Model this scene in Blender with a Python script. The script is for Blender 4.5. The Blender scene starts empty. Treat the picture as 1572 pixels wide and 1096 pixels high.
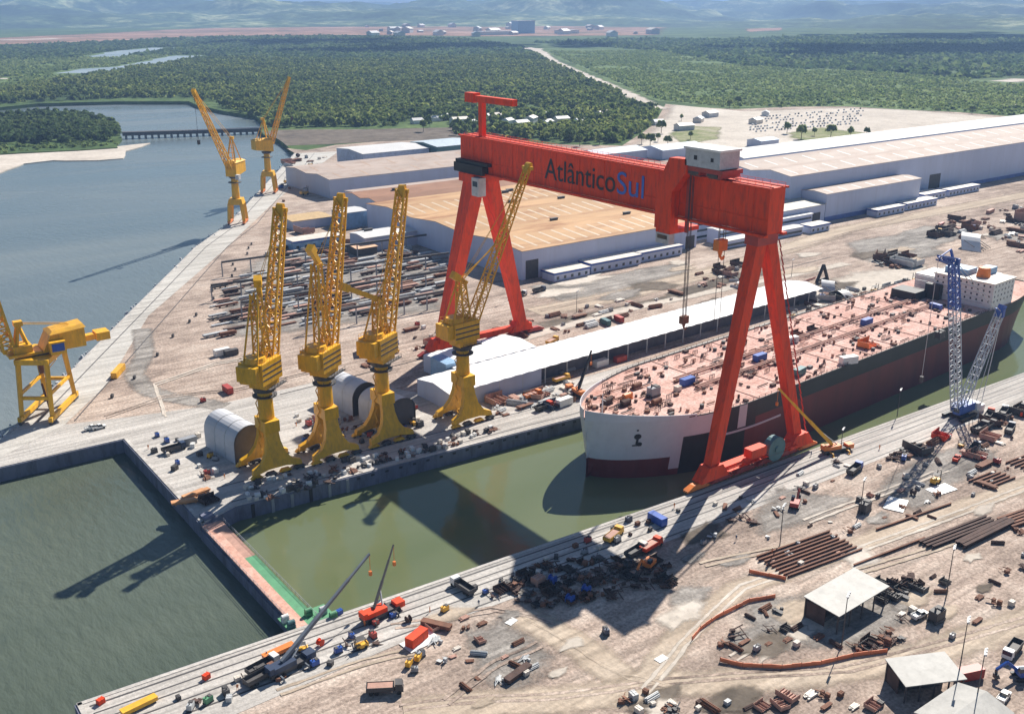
import bpy, bmesh, math, random
import numpy as np
from mathutils import Vector, Matrix, noise
from mathutils.geometry import tessellate_polygon
random.seed(7)
rnd = random.Random(11)
scn = bpy.context.scene
COL = scn.collection
R = math.radians

# ------------------------------------------------------------------ camera
CAM_Z = 147.0
PITCH = R(19.215)
A1 = R(36.615)
FPX = 1553.7                      # focal length in photo pixels (photo is 1572 wide)
cam_d = bpy.data.cameras.new('camera'); cam = bpy.data.objects.new('camera', cam_d); COL.objects.link(cam)
cam.location = (0, 0, CAM_Z); cam.rotation_euler = (math.pi / 2 - PITCH, 0, -A1)
cam_d.sensor_width = 36.0; cam_d.lens = 36.0 * FPX / 1572.0
cam_d.clip_start = 1.0; cam_d.clip_end = 60000.0
scn.camera = cam

# ------------------------------------------------------------------ light
SUN = Vector((1.0, 0.46, 1.0)).normalized()
w = bpy.data.worlds.new('World'); scn.world = w; w.use_nodes = True
nt = w.node_tree; nt.nodes.clear()
sky = nt.nodes.new('ShaderNodeTexSky'); sky.sky_type = 'NISHITA'; sky.sun_disc = False
sky.sun_elevation = math.asin(SUN.z); sky.sun_rotation = math.atan2(SUN.x, SUN.y)
sky.air_density = 1.2; sky.dust_density = 0.2; sky.ozone_density = 4.0; sky.altitude = 100
bg = nt.nodes.new('ShaderNodeBackground'); bg.inputs['Strength'].default_value = 0.051
wo = nt.nodes.new('ShaderNodeOutputWorld')
nt.links.new(sky.outputs[0], bg.inputs[0]); nt.links.new(bg.outputs[0], wo.inputs[0])
sun_d = bpy.data.lights.new('sun', 'SUN'); sun_d.energy = 5.0; sun_d.angle = R(0.5); sun_d.color = (1.0, 0.94, 0.85)
sun = bpy.data.objects.new('sun', sun_d); COL.objects.link(sun)
sun.rotation_euler = SUN.to_track_quat('Z', 'Y').to_euler(); sun.location = (300, 100, 400)
scn.view_settings.view_transform = 'Standard'; scn.view_settings.look = 'None'
scn.view_settings.exposure = 0.64; scn.view_settings.gamma = 1.0; scn.view_settings.use_curve_mapping = False
scn.cycles.max_bounces = 5; scn.cycles.diffuse_bounces = 2; scn.cycles.glossy_bounces = 2
scn.cycles.volume_bounces = 0; scn.cycles.transparent_max_bounces = 12; scn.cycles.transmission_bounces = 1
scn.cycles.use_denoising = True

# ------------------------------------------------------------------ measuring helpers (photo pixel -> point in the world)
_c, _s = math.cos(A1), math.sin(A1); _cp, _sp = math.cos(PITCH), math.sin(PITCH)
def ray(px, py):
    r, u, fw = (px - 786) / FPX, -(py - 548) / FPX, 1.0
    h = fw * _cp + u * _sp; z = u * _cp - fw * _sp
    return Vector((r * _c + h * _s, -r * _s + h * _c, z))
def at(px, py, z=0.0):
    d = ray(px, py); t = (CAM_Z - z) / -d.z
    return Vector((d.x * t, d.y * t, z))
def at_x(px, py, X):
    d = ray(px, py); t = X / d.x
    return Vector((X, d.y * t, CAM_Z + d.z * t))
def at_y(px, py, Y):
    d = ray(px, py); t = Y / d.y
    return Vector((d.x * t, Y, CAM_Z + d.z * t))

# ------------------------------------------------------------------ materials
MATS = {}
def M(name, col, rough=0.6, var=0.18, scale=0.25, metal=0.0, bump=0.0, dirt=None, dirt_amt=0.35, streak=None, spec=0.5):
    """procedural surface: two noises vary the colour, a third one lays dirt or rust patches on it"""
    if name in MATS: return MATS[name]
    m = bpy.data.materials.new(name); m.use_nodes = True
    n = m.node_tree.nodes; l = m.node_tree.links
    b = n['Principled BSDF']; b.inputs['Roughness'].default_value = rough; b.inputs['Metallic'].default_value = metal
    b.inputs['Specular IOR Level'].default_value = spec
    tc = n.new('ShaderNodeTexCoord'); src = tc.outputs['Object']
    if streak:
        mp = n.new('ShaderNodeMapping'); mp.inputs['Scale'].default_value = streak
        l.new(src, mp.inputs[0]); src = mp.outputs[0]
    oi = n.new('ShaderNodeObjectInfo')
    ad = n.new('ShaderNodeVectorMath'); ad.operation = 'ADD'
    sc = n.new('ShaderNodeVectorMath'); sc.operation = 'SCALE'; sc.inputs['Scale'].default_value = 37.0
    cb = n.new('ShaderNodeCombineXYZ'); l.new(oi.outputs['Random'], cb.inputs[0]); l.new(oi.outputs['Random'], cb.inputs[1])
    l.new(cb.outputs[0], sc.inputs[0]); l.new(src, ad.inputs[0]); l.new(sc.outputs[0], ad.inputs[1]); src = ad.outputs[0]
    t = n.new('ShaderNodeTexNoise'); t.inputs['Scale'].default_value = scale; t.inputs['Detail'].default_value = 6; t.inputs['Roughness'].default_value = 0.65
    l.new(src, t.inputs['Vector'])
    cr = n.new('ShaderNodeValToRGB')
    lo = [max(0, c * (1 - var)) for c in col]; hi = [min(1, c * (1 + var)) for c in col]
    cr.color_ramp.elements[0].position = 0.3; cr.color_ramp.elements[0].color = (*lo, 1)
    cr.color_ramp.elements[1].position = 0.7; cr.color_ramp.elements[1].color = (*hi, 1)
    l.new(t.outputs['Fac'], cr.inputs[0]); out = cr.outputs[0]
    if dirt:
        t2 = n.new('ShaderNodeTexNoise'); t2.inputs['Scale'].default_value = scale * 2.3; t2.inputs['Detail'].default_value = 8; t2.inputs['Roughness'].default_value = 0.7
        l.new(src, t2.inputs['Vector'])
        r2 = n.new('ShaderNodeMapRange'); r2.inputs[1].default_value = 0.48; r2.inputs[2].default_value = 0.68; r2.inputs[3].default_value = 0; r2.inputs[4].default_value = dirt_amt
        l.new(t2.outputs['Fac'], r2.inputs[0])
        mx = n.new('ShaderNodeMix'); mx.data_type = 'RGBA'; l.new(r2.outputs[0], mx.inputs[0]); l.new(out, mx.inputs[6]); mx.inputs[7].default_value = (*dirt, 1)
        out = mx.outputs[2]
    l.new(out, b.inputs['Base Color'])
    if bump:
        bp = n.new('ShaderNodeBump'); bp.inputs['Strength'].default_value = bump; bp.inputs['Distance'].default_value = 0.3
        l.new(t.outputs['Fac'], bp.inputs['Height']); l.new(bp.outputs[0], b.inputs['Normal'])
    MATS[name] = m; return m

GM = {}
def fade_of(mat):
    a = GM[mat.name]
    return ground_mat(mat.name + '_edge', *a[1:], fade=True)
def ground_mat(name, cols, scales=(0.012, 0.06, 0.4), streak=None, grain=0.25, pos=(0.36, 0.5, 0.64), fade=False):
    """ground: large patches between three tones, finer patches and a fine grain over them"""
    if name in MATS: return MATS[name]
    GM[name] = (name, cols, scales, streak, grain, pos)
    m = bpy.data.materials.new(name); m.use_nodes = True
    n = m.node_tree.nodes; l = m.node_tree.links
    b = n['Principled BSDF']; b.inputs['Roughness'].default_value = 0.95; b.inputs['Specular IOR Level'].default_value = 0.1
    tc = n.new('ShaderNodeTexCoord')
    mp = n.new('ShaderNodeMapping'); l.new(tc.outputs['Object'], mp.inputs[0])
    if streak: mp.inputs['Scale'].default_value = streak[0]; mp.inputs['Rotation'].default_value = (0, 0, streak[1])
    a = []
    for i, s in enumerate(scales):
        t = n.new('ShaderNodeTexNoise'); t.inputs['Scale'].default_value = s; t.inputs['Detail'].default_value = 7; t.inputs['Roughness'].default_value = 0.62
        l.new((mp.outputs[0] if i < 2 else tc.outputs['Object']), t.inputs['Vector']); a.append(t)
    mixf = n.new('ShaderNodeMath'); mixf.operation = 'MULTIPLY_ADD'; mixf.inputs[1].default_value = 0.55
    h2 = n.new('ShaderNodeMath'); h2.operation = 'MULTIPLY'; h2.inputs[1].default_value = 0.45
    l.new(a[1].outputs['Fac'], h2.inputs[0]); l.new(a[0].outputs['Fac'], mixf.inputs[0]); l.new(h2.outputs[0], mixf.inputs[2])
    cr = n.new('ShaderNodeValToRGB'); e = cr.color_ramp.elements
    e[0].position = pos[0]; e[0].color = (*cols[0], 1); e[1].position = pos[2]; e[1].color = (*cols[2], 1)
    k = e.new(pos[1]); k.color = (*cols[1], 1)
    l.new(mixf.outputs[0], cr.inputs[0])
    mr = n.new('ShaderNodeMapRange'); mr.inputs[1].default_value = 0.3; mr.inputs[2].default_value = 0.7; mr.inputs[3].default_value = 1 - grain; mr.inputs[4].default_value = 1 + grain
    l.new(a[2].outputs['Fac'], mr.inputs[0])
    ms_ = n.new('ShaderNodeMapping'); ms_.inputs['Scale'].default_value = (0.018, 0.5, 1); ms_.inputs['Rotation'].default_value = (0, 0, streak[1] if streak else 0); l.new(tc.outputs['Object'], ms_.inputs[0])
    ts = n.new('ShaderNodeTexNoise'); ts.inputs['Scale'].default_value = 1.0; ts.inputs['Detail'].default_value = 5; ts.inputs['Distortion'].default_value = 0.6; l.new(ms_.outputs[0], ts.inputs['Vector'])
    mr2 = n.new('ShaderNodeMapRange'); mr2.inputs[1].default_value = 0.35; mr2.inputs[2].default_value = 0.62; mr2.inputs[3].default_value = 0.78 if streak else 1.0; mr2.inputs[4].default_value = 1.12 if streak else 1.0
    l.new(ts.outputs['Fac'], mr2.inputs[0])
    mm = n.new('ShaderNodeMath'); mm.operation = 'MULTIPLY'; l.new(mr.outputs[0], mm.inputs[0]); l.new(mr2.outputs[0], mm.inputs[1])
    mx = n.new('ShaderNodeVectorMath'); mx.operation = 'SCALE'; l.new(cr.outputs[0], mx.inputs[0]); l.new(mm.outputs[0], mx.inputs['Scale'])
    l.new(mx.outputs[0], b.inputs['Base Color'])
    bp = n.new('ShaderNodeBump'); bp.inputs['Strength'].default_value = 0.4; bp.inputs['Distance'].default_value = 0.6
    l.new(a[2].outputs['Fac'], bp.inputs['Height']); l.new(bp.outputs[0], b.inputs['Normal'])
    if fade:                                   # ragged, thinning border of a patch of ground
        at_ = n.new('ShaderNodeAttribute'); at_.attribute_name = 'fade'
        tn = n.new('ShaderNodeTexNoise'); tn.inputs['Scale'].default_value = 0.22; tn.inputs['Detail'].default_value = 8; tn.inputs['Roughness'].default_value = 0.75
        l.new(tc.outputs['Object'], tn.inputs['Vector'])
        f1 = n.new('ShaderNodeMath'); f1.operation = 'MULTIPLY_ADD'; f1.inputs[1].default_value = 1.5
        f2 = n.new('ShaderNodeMath'); f2.operation = 'MULTIPLY_ADD'; f2.inputs[1].default_value = 2.2; f2.inputs[2].default_value = -1.45; f2.use_clamp = False
        l.new(tn.outputs['Fac'], f2.inputs[0]); l.new(at_.outputs['Fac'], f1.inputs[0]); l.new(f2.outputs[0], f1.inputs[2]); f1.use_clamp = True
        tr = n.new('ShaderNodeBsdfTransparent'); ms = n.new('ShaderNodeMixShader'); l.new(f1.outputs[0], ms.inputs[0]); l.new(tr.outputs[0], ms.inputs[1]); l.new(b.outputs[0], ms.inputs[2])
        l.new(ms.outputs[0], n['Material Output'].inputs['Surface'])
    MATS[name] = m; return m

def water_mat(name, col, rough, wave, wscale, col2=None, stretch=(1, 1, 1), rot=0.0):
    m = bpy.data.materials.new(name); m.use_nodes = True
    n = m.node_tree.nodes; l = m.node_tree.links
    b = n['Principled BSDF']; b.inputs['Roughness'].default_value = rough; b.inputs['IOR'].default_value = 1.333
    tc = n.new('ShaderNodeTexCoord')
    t0 = n.new('ShaderNodeTexNoise'); t0.inputs['Scale'].default_value = 0.010; t0.inputs['Detail'].default_value = 7; t0.inputs['Distortion'].default_value = 0.8
    m0 = n.new('ShaderNodeMapping'); m0.inputs['Scale'].default_value = (0.35, 1, 1); m0.inputs['Rotation'].default_value = (0, 0, 0.5); l.new(tc.outputs['Object'], m0.inputs[0]); l.new(m0.outputs[0], t0.inputs['Vector'])
    cr = n.new('ShaderNodeValToRGB'); cr.color_ramp.elements[0].position = 0.35; cr.color_ramp.elements[1].position = 0.65
    cr.color_ramp.elements[0].color = (*col, 1); cr.color_ramp.elements[1].color = (*(col2 or [c * 1.25 for c in col]), 1)
    l.new(t0.outputs['Fac'], cr.inputs[0]); l.new(cr.outputs[0], b.inputs['Base Color'])
    mp = n.new('ShaderNodeMapping'); mp.inputs['Scale'].default_value = stretch; mp.inputs['Rotation'].default_value = (0, 0, rot); l.new(tc.outputs['Object'], mp.inputs[0])
    t1 = n.new('ShaderNodeTexNoise'); t1.inputs['Scale'].default_value = wscale; t1.inputs['Detail'].default_value = 4; t1.inputs['Roughness'].default_value = 0.55
    l.new(mp.outputs[0], t1.inputs['Vector'])
    rr_ = n.new('ShaderNodeMapRange'); rr_.inputs[1].default_value = 0.3; rr_.inputs[2].default_value = 0.7; rr_.inputs[3].default_value = rough * 0.6; rr_.inputs[4].default_value = rough * 1.5; l.new(t0.outputs['Fac'], rr_.inputs[0]); l.new(rr_.outputs[0], b.inputs['Roughness'])
    bp = n.new('ShaderNodeBump'); bp.inputs['Strength'].default_value = 1.0; bp.inputs['Distance'].default_value = wave
    l.new(t1.outputs['Fac'], bp.inputs['Height']); l.new(bp.outputs[0], b.inputs['Normal'])
    MATS[name] = m; return m

def leaf_mat(name, c0, c1, c2):
    """foliage: every leaf clump takes its own tone, whole stands lean to one hue or another"""
    m = bpy.data.materials.new(name); m.use_nodes = True
    n = m.node_tree.nodes; l = m.node_tree.links
    b = n['Principled BSDF']; b.inputs['Roughness'].default_value = 0.8; b.inputs['Specular IOR Level'].default_value = 0.2
    g = n.new('ShaderNodeNewGeometry'); tc = n.new('ShaderNodeTexCoord')
    t = n.new('ShaderNodeTexNoise'); t.inputs['Scale'].default_value = 0.006; t.inputs['Detail'].default_value = 9; t.inputs['Roughness'].default_value = 0.75
    l.new(g.outputs['Position'], t.inputs['Vector'])
    ma = n.new('ShaderNodeMath'); ma.operation = 'MULTIPLY_ADD'; ma.inputs[1].default_value = 0.32
    mb = n.new('ShaderNodeMath'); mb.operation = 'SUBTRACT'; mb.inputs[1].default_value = 0.16
    l.new(g.outputs['Random Per Island'], ma.inputs[0]); l.new(t.outputs['Fac'], mb.inputs[0]); l.new(mb.outputs[0], ma.inputs[2])
    cr = n.new('ShaderNodeValToRGB'); e = cr.color_ramp.elements
    e[0].position = 0.34; e[0].color = (*c0, 1); e[1].position = 0.66; e[1].color = (*c2, 1); k = e.new(0.5); k.color = (*c1, 1)
    l.new(ma.outputs[0], cr.inputs[0]); l.new(cr.outputs[0], b.inputs['Base Color'])
    tl = n.new('ShaderNodeBsdfTranslucent'); l.new(cr.outputs[0], tl.inputs[0]); ms = n.new('ShaderNodeMixShader'); ms.inputs[0].default_value = 0.5
    l.new(b.outputs[0], ms.inputs[1]); l.new(tl.outputs[0], ms.inputs[2]); l.new(ms.outputs[0], n['Material Output'].inputs['Surface'])
    MATS[name] = m; return m

def paint(name, col, rough=0.45, **k):
    k.setdefault('dirt', tuple(c * 0.45 + 0.03 for c in col)); k.setdefault('dirt_amt', 0.45)
    return M(name, col, rough, **k)

CONC = ground_mat('quay_concrete', [(0.36, 0.335, 0.31), (0.475, 0.445, 0.41), (0.56, 0.53, 0.49)], (0.03, 0.15, 0.9), ((0.25, 1, 1), 0.03), 0.16)
RIVER_CONC = ground_mat('river_road', [(0.40, 0.375, 0.34), (0.50, 0.475, 0.435), (0.56, 0.54, 0.50)], (0.02, 0.12, 0.7), ((0.3, 1, 1), -R(57)), 0.12)
DIRT = ground_mat('yard_dirt', [(0.225, 0.175, 0.145), (0.40, 0.315, 0.26), (0.535, 0.445, 0.375)], (0.03, 0.17, 1.1), ((0.55, 1, 1), 0.05), 0.42, (0.38, 0.5, 0.62))
DIRT_GREY = ground_mat('grey_gravel', [(0.17, 0.155, 0.14), (0.28, 0.255, 0.23), (0.40, 0.37, 0.335)], (0.05, 0.2, 1.1), ((0.4, 1, 1), 0.0), 0.3)
TRACK = ground_mat('dirt_track', [(0.38, 0.305, 0.235), (0.47, 0.385, 0.30), (0.53, 0.445, 0.355)], (0.03, 0.15, 0.8), ((0.3, 1, 1), 0.1), 0.15)
PALE = ground_mat('pale_sand', [(0.44, 0.39, 0.335), (0.55, 0.49, 0.42), (0.64, 0.58, 0.51)], (0.01, 0.05, 0.3), None, 0.15)
MUD = ground_mat('mud', [(0.10, 0.085, 0.07), (0.15, 0.125, 0.10), (0.20, 0.17, 0.14)], (0.02, 0.08, 0.4), None, 0.2)
LAND = ground_mat('land', [(0.03, 0.055, 0.02), (0.07, 0.115, 0.035), (0.14, 0.19, 0.065)], (0.004, 0.03, 0.14), None, 0.35)
FIELD = ground_mat('field_green', [(0.07, 0.12, 0.04), (0.12, 0.175, 0.06), (0.17, 0.22, 0.085)], (0.006, 0.04, 0.12), ((0.35, 1, 1), R(35)), 0.3)
REDSOIL = ground_mat('red_soil', [(0.10, 0.10, 0.06), (0.30, 0.17, 0.11), (0.48, 0.31, 0.23)], (0.002, 0.008, 0.05), None, 0.25)
GRASSY = ground_mat('grassy', [(0.10, 0.15, 0.04), (0.24, 0.25, 0.12), (0.42, 0.37, 0.28)], (0.015, 0.07, 0.4), None, 0.25)
BASIN = water_mat('basin_water', (0.07, 0.09, 0.068), 0.22, 0.55, 0.36, (0.10, 0.12, 0.09), (1, 0.4, 1), R(-20))
RIVER = water_mat('river_water', (0.115, 0.145, 0.15), 0.25, 0.4, 0.33, (0.17, 0.20, 0.205), (1, 0.4, 1), R(-20))
DOCKW = water_mat('dock_water', (0.112, 0.138, 0.066), 0.08, 0.05, 0.25, (0.145, 0.168, 0.092))
STREAM = water_mat('stream_water', (0.26, 0.31, 0.33), 0.35, 0.05, 0.2)
LEAF = leaf_mat('forest_leaf', (0.075, 0.12, 0.04), (0.17, 0.23, 0.065), (0.32, 0.36, 0.11))
LEAF_D = leaf_mat('mangrove_leaf', (0.06, 0.10, 0.04), (0.10, 0.155, 0.055), (0.17, 0.22, 0.075))
LEAF_F = leaf_mat('scrub_leaf', (0.14, 0.20, 0.065), (0.22, 0.29, 0.095), (0.30, 0.35, 0.13))
BARK = M('bark', (0.10, 0.075, 0.05), 0.9)

RED = paint('goliath_red', (0.84, 0.066, 0.010), 0.55, spec=0.3, var=0.16, scale=0.3, dirt=(0.33, 0.045, 0.025), dirt_amt=0.6, streak=(1, 1, 0.22))
RED_D = paint('dark_red', (0.42, 0.05, 0.035), 0.5)
YEL = paint('crane_yellow', (0.82, 0.43, 0.010), 0.45, var=0.15, scale=0.5, dirt=(0.42, 0.20, 0.03), dirt_amt=0.5, streak=(1, 1, 0.3))
YEL2 = paint('plant_yellow', (0.80, 0.42, 0.03), 0.45)
BLK = M('black_steel', (0.025, 0.025, 0.028), 0.6)
DK = M('dark_steel', (0.07, 0.065, 0.065), 0.65, 0.3, 0.5)
GREY = paint('grey_paint', (0.30, 0.31, 0.33), 0.5)
LGREY = paint('light_grey', (0.52, 0.53, 0.54), 0.5)
WHITE = paint('white_paint', (0.78, 0.77, 0.74), 0.5, var=0.06, dirt=(0.50, 0.46, 0.40), dirt_amt=0.3)
CREAM = paint('cream_sheet', (0.66, 0.60, 0.52), 0.6, dirt=(0.45, 0.36, 0.28))
SULBLUE = paint('sign_blue', (0.035, 0.16, 0.62), 0.4)
BLUE = paint('blue_paint', (0.02, 0.09, 0.40), 0.4)
LBLUE = paint('light_blue', (0.25, 0.42, 0.62), 0.5)
NETC = paint('net_orange', (0.85, 0.24, 0.10), 0.6)
ORANGE = paint('orange_paint', (0.80, 0.22, 0.035), 0.5)
GREEN = paint('green_paint', (0.10, 0.30, 0.15), 0.5)
TEAL = paint('teal_paint', (0.06, 0.16, 0.17), 0.5)
PINK = ground_mat('gate_walk_pink', [(0.50, 0.27, 0.21), (0.62, 0.36, 0.28), (0.68, 0.44, 0.36)], (0.1, 0.4, 1.2), None, 0.15)
RUST = M('rust_steel', (0.19, 0.085, 0.05), 0.85, 0.4, 0.4)
RUST_P = M('pink_primer', (0.44, 0.25, 0.19), 0.75, 0.25, 0.4)
RUST_D = M('dark_rust', (0.085, 0.05, 0.04), 0.9, 0.4, 0.5)
GALV = M('galvanised', (0.46, 0.47, 0.47), 0.5, 0.15, 0.5)
GLASS = M('dark_glass', (0.03, 0.045, 0.06), 0.12, 0.1, 1.0)
TYRE = M('tyre', (0.02, 0.02, 0.02), 0.85)
WALLC = M('hall_wall', (0.56, 0.61, 0.76), 0.6, 0.06, 0.06, dirt=(0.44, 0.46, 0.55), dirt_amt=0.35, streak=(1, 1, 0.15), spec=0.15)
WALLG = M('hall_wall_grey', (0.47, 0.51, 0.63), 0.6, 0.06, 0.06, dirt=(0.36, 0.36, 0.38), dirt_amt=0.25, streak=(1, 1, 0.15), spec=0.15)
ROOFW = M('white_roof', (0.62, 0.61, 0.60), 0.55, 0.06, 0.05, dirt=(0.55, 0.50, 0.45), dirt_amt=0.3, spec=0.15)
ROOFO = M('rust_stained_roof', (0.48, 0.30, 0.16), 0.7, 0.25, 0.03, dirt=(0.26, 0.11, 0.05), dirt_amt=0.95, streak=(0.25, 1, 1), spec=0.15)
ROOFB = M('brown_roof', (0.30, 0.16, 0.10), 0.7, 0.25, 0.04, dirt=(0.18, 0.085, 0.055), dirt_amt=0.6, streak=(0.35, 1, 1), spec=0.15)
ROOFP = M('pink_grey_roof', (0.43, 0.35, 0.30), 0.65, 0.16, 0.05, dirt=(0.32, 0.20, 0.14), dirt_amt=0.6, streak=(0.5, 1, 1), spec=0.15)
SKYL = M('skylight_sheet', (0.62, 0.60, 0.58), 0.4, 0.05, spec=0.15)
TENT = M('tent_cloth', (0.84, 0.84, 0.83), 0.5, 0.04, 0.3, spec=0.15)
TENT_G = M('grey_tent_cloth', (0.56, 0.57, 0.60), 0.5, 0.08, 0.2, dirt=(0.44, 0.44, 0.46), spec=0.15)
DOCKWALL = M('dock_wall', (0.155, 0.165, 0.225), 0.85, 0.25, 0.15, dirt=(0.06, 0.06, 0.075), dirt_amt=0.7, streak=(1, 1, 0.25))
HULLR = M('hull_red', (0.17, 0.028, 0.028), 0.5, 0.2, 0.05, dirt=(0.09, 0.02, 0.024), dirt_amt=0.5, streak=(1, 1, 0.3))
HULLK = M('hull_black', (0.022, 0.024, 0.026), 0.5, 0.3, 0.1)
HULLW = M('hull_white', (0.62, 0.63, 0.66), 0.5, 0.06, 0.15, dirt=(0.50, 0.50, 0.54), dirt_amt=0.3)
DECK = ground_mat('deck_red', [(0.46, 0.25, 0.20), (0.60, 0.39, 0.33), (0.70, 0.51, 0.45)], (0.06, 0.25, 1.1), None, 0.35)
CLOUD = M('cloud_white', (0.9, 0.9, 0.9), 1.0, 0.02)
SKIN = M('overalls', (0.10, 0.12, 0.20), 0.9)
VEST = M('orange_overalls', (0.65, 0.20, 0.04), 0.9)

# ------------------------------------------------------------------ mesh builder
class MB:
    def __init__(s): s.v = []; s.f = []; s.mi = []; s.c = 0
    def face(s, pts):
        i = len(s.v); s.v += [tuple(p) for p in pts]; s.f.append(tuple(range(i, i + len(pts)))); s.mi.append(s.c)
    def hexa(s, b, t):                       # bottom and top rings of the same count
        i = len(s.v); k = len(b); s.v += [tuple(p) for p in b] + [tuple(p) for p in t]
        s.f.append(tuple(range(i + k - 1, i - 1, -1))); s.f.append(tuple(range(i + k, i + 2 * k))); s.mi += [s.c, s.c]
        for j in range(k):
            a, c = i + j, i + (j + 1) % k
            s.f.append((a, c, c + k, a + k)); s.mi.append(s.c)
    def box(s, c, d, rz=0.0, top=None):      # centre, size, turn, size of the top
        tx, ty = top if top else (d[0], d[1]); cs, sn = math.cos(rz), math.sin(rz)
        def q(x, y, z): return (c[0] + x * cs - y * sn, c[1] + x * sn + y * cs, c[2] + z)
        x, y, z = d[0] / 2, d[1] / 2, d[2] / 2; X, Y = tx / 2, ty / 2
        s.hexa([q(-x, -y, -z), q(x, -y, -z), q(x, y, -z), q(-x, y, -z)], [q(-X, -Y, z), q(X, -Y, z), q(X, Y, z), q(-X, Y, z)])
    def b0(s, x0, x1, y0, y1, z0, z1): s.box(((x0 + x1) / 2, (y0 + y1) / 2, (z0 + z1) / 2), (x1 - x0, y1 - y0, z1 - z0))
    def bar(s, p0, p1, w, h=None, w1=None, h1=None, up=(0, 0, 1)):
        p0, p1 = Vector(p0), Vector(p1); d = (p1 - p0)
        if d.length < 1e-6: return
        d.normalize(); u = Vector(up)
        if abs(d.dot(u)) > 0.98: u = Vector((1, 0, 0))
        a = d.cross(u).normalized(); b = a.cross(d).normalized()
        h = h or w; w1 = w1 or w; h1 = h1 or h
        s.hexa([p0 + a * x * w / 2 + b * y * h / 2 for x, y in ((-1, -1), (1, -1), (1, 1), (-1, 1))],
               [p1 + a * x * w1 / 2 + b * y * h1 / 2 for x, y in ((-1, -1), (1, -1), (1, 1), (-1, 1))])
    def cyl(s, p0, p1, r0, r1=None, n=10):
        p0, p1 = Vector(p0), Vector(p1); d = (p1 - p0).normalized(); u = Vector((0, 0, 1))
        if abs(d.dot(u)) > 0.98: u = Vector((1, 0, 0))
        a = d.cross(u).normalized(); b = a.cross(d).normalized(); r1 = r0 if r1 is None else r1
        def ring(p, r): return [p + (a * math.cos(t) - b * math.sin(t)) * r for t in [2 * math.pi * k / n for k in range(n)]]
        s.hexa(ring(p0, r0)[::-1], ring(p1, max(r1, 1e-3))[::-1])
    def prism(s, poly, z0, z1): s.hexa([(x, y, z0) for x, y in poly], [(x, y, z1) for x, y in poly])
    def extr(s, pts, vec):
        vec = Vector(vec); s.hexa([Vector(p) for p in pts], [Vector(p) + vec for p in pts])
    def lattice(s, p0, p1, w0, w1, n, r=0.12, h0=None, h1=None, up=(0, 0, 1), four=True):
        """four chords with zig-zag lacing on every side"""
        p0, p1 = Vector(p0), Vector(p1); d = (p1 - p0).normalized(); u = Vector(up)
        if abs(d.dot(u)) > 0.98: u = Vector((1, 0, 0))
        a = d.cross(u).normalized(); b = a.cross(d).normalized(); h0 = h0 or w0; h1 = h1 or w1
        cr = ((-1, -1), (1, -1), (1, 1), (-1, 1)); rows = []
        for k in range(n + 1):
            t = k / n; W = w0 + (w1 - w0) * t; H = h0 + (h1 - h0) * t; p = p0.lerp(p1, t)
            rows.append([p + a * x * W / 2 + b * y * H / 2 for x, y in cr])
        for j in range(4): s.bar(rows[0][j], rows[-1][j], r * 2)
        for k in range(n):
            for j in range(4):
                i2 = (j + 1) % 4
                s.bar(rows[k][j if k % 2 else i2], rows[k + 1][i2 if k % 2 else j], r * 1.2)
                s.bar(rows[k][j], rows[k][i2], r * 1.2)
    def build(s, name, mats, parent=None, off=None, smooth=False):
        me = bpy.data.meshes.new(name)
        v = s.v if off is None else [(p[0] - off[0], p[1] - off[1], p[2] - off[2]) for p in s.v]
        me.from_pydata(v, [], s.f)
        for m in (mats if isinstance(mats, (list, tuple)) else [mats]): me.materials.append(m)
        me.polygons.foreach_set('material_index', s.mi)
        if smooth: me.polygons.foreach_set('use_smooth', [True] * len(s.f))
        me.update()
        o = bpy.data.objects.new(name, me); COL.objects.link(o)
        if parent is not None: o.parent = parent
        return o

def tag(o, label=None, cat=None, group=None, kind=None):
    if label: o['label'] = label
    if cat: o['category'] = cat
    if group: o['group'] = group
    if kind: o['kind'] = kind
    return o
def thing(name, label, cat, loc=(0, 0, 0), rz=0.0, group=None):
    o = bpy.data.objects.new(name, None); COL.objects.link(o); o.empty_display_size = 0.5
    o.location = loc; o.rotation_euler = (0, 0, rz)
    return tag(o, label, cat, group)
def kids(o): return [c for c in bpy.data.objects if c.parent is o]
KIDS = {}
def copy_tree(o, loc=None, rz=None, label=None, group=None, scale=None, parent=None):
    c = o.copy(); COL.objects.link(c)
    if parent is not None: c.parent = parent
    if loc is not None: c.location = loc
    if rz is not None: c.rotation_euler = (0, 0, rz)
    if scale is not None: c.scale = (scale, scale, scale) if not isinstance(scale, (tuple, list)) else scale
    if label: c['label'] = label
    if group: c['group'] = group
    if o.name not in KIDS: KIDS[o.name] = kids(o)
    for ch in KIDS[o.name]: copy_tree(ch, parent=c)
    return c
class Proto:
    """the first placement uses the built thing itself, every later one a copy of it and its parts"""
    def __init__(s, root): s.root = root; s.used = False; KIDS[root.name] = kids(root)
    def put(s, loc, rz=0.0, label=None, group=None, scale=None):
        if s.used: return copy_tree(s.root, loc, rz, label, group, scale)
        s.used = True; o = s.root; o.location = loc; o.rotation_euler = (0, 0, rz)
        if scale is not None: o.scale = (scale,) * 3 if not isinstance(scale, (tuple, list)) else scale
        if label: o['label'] = label
        if group: o['group'] = group
        return o
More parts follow.
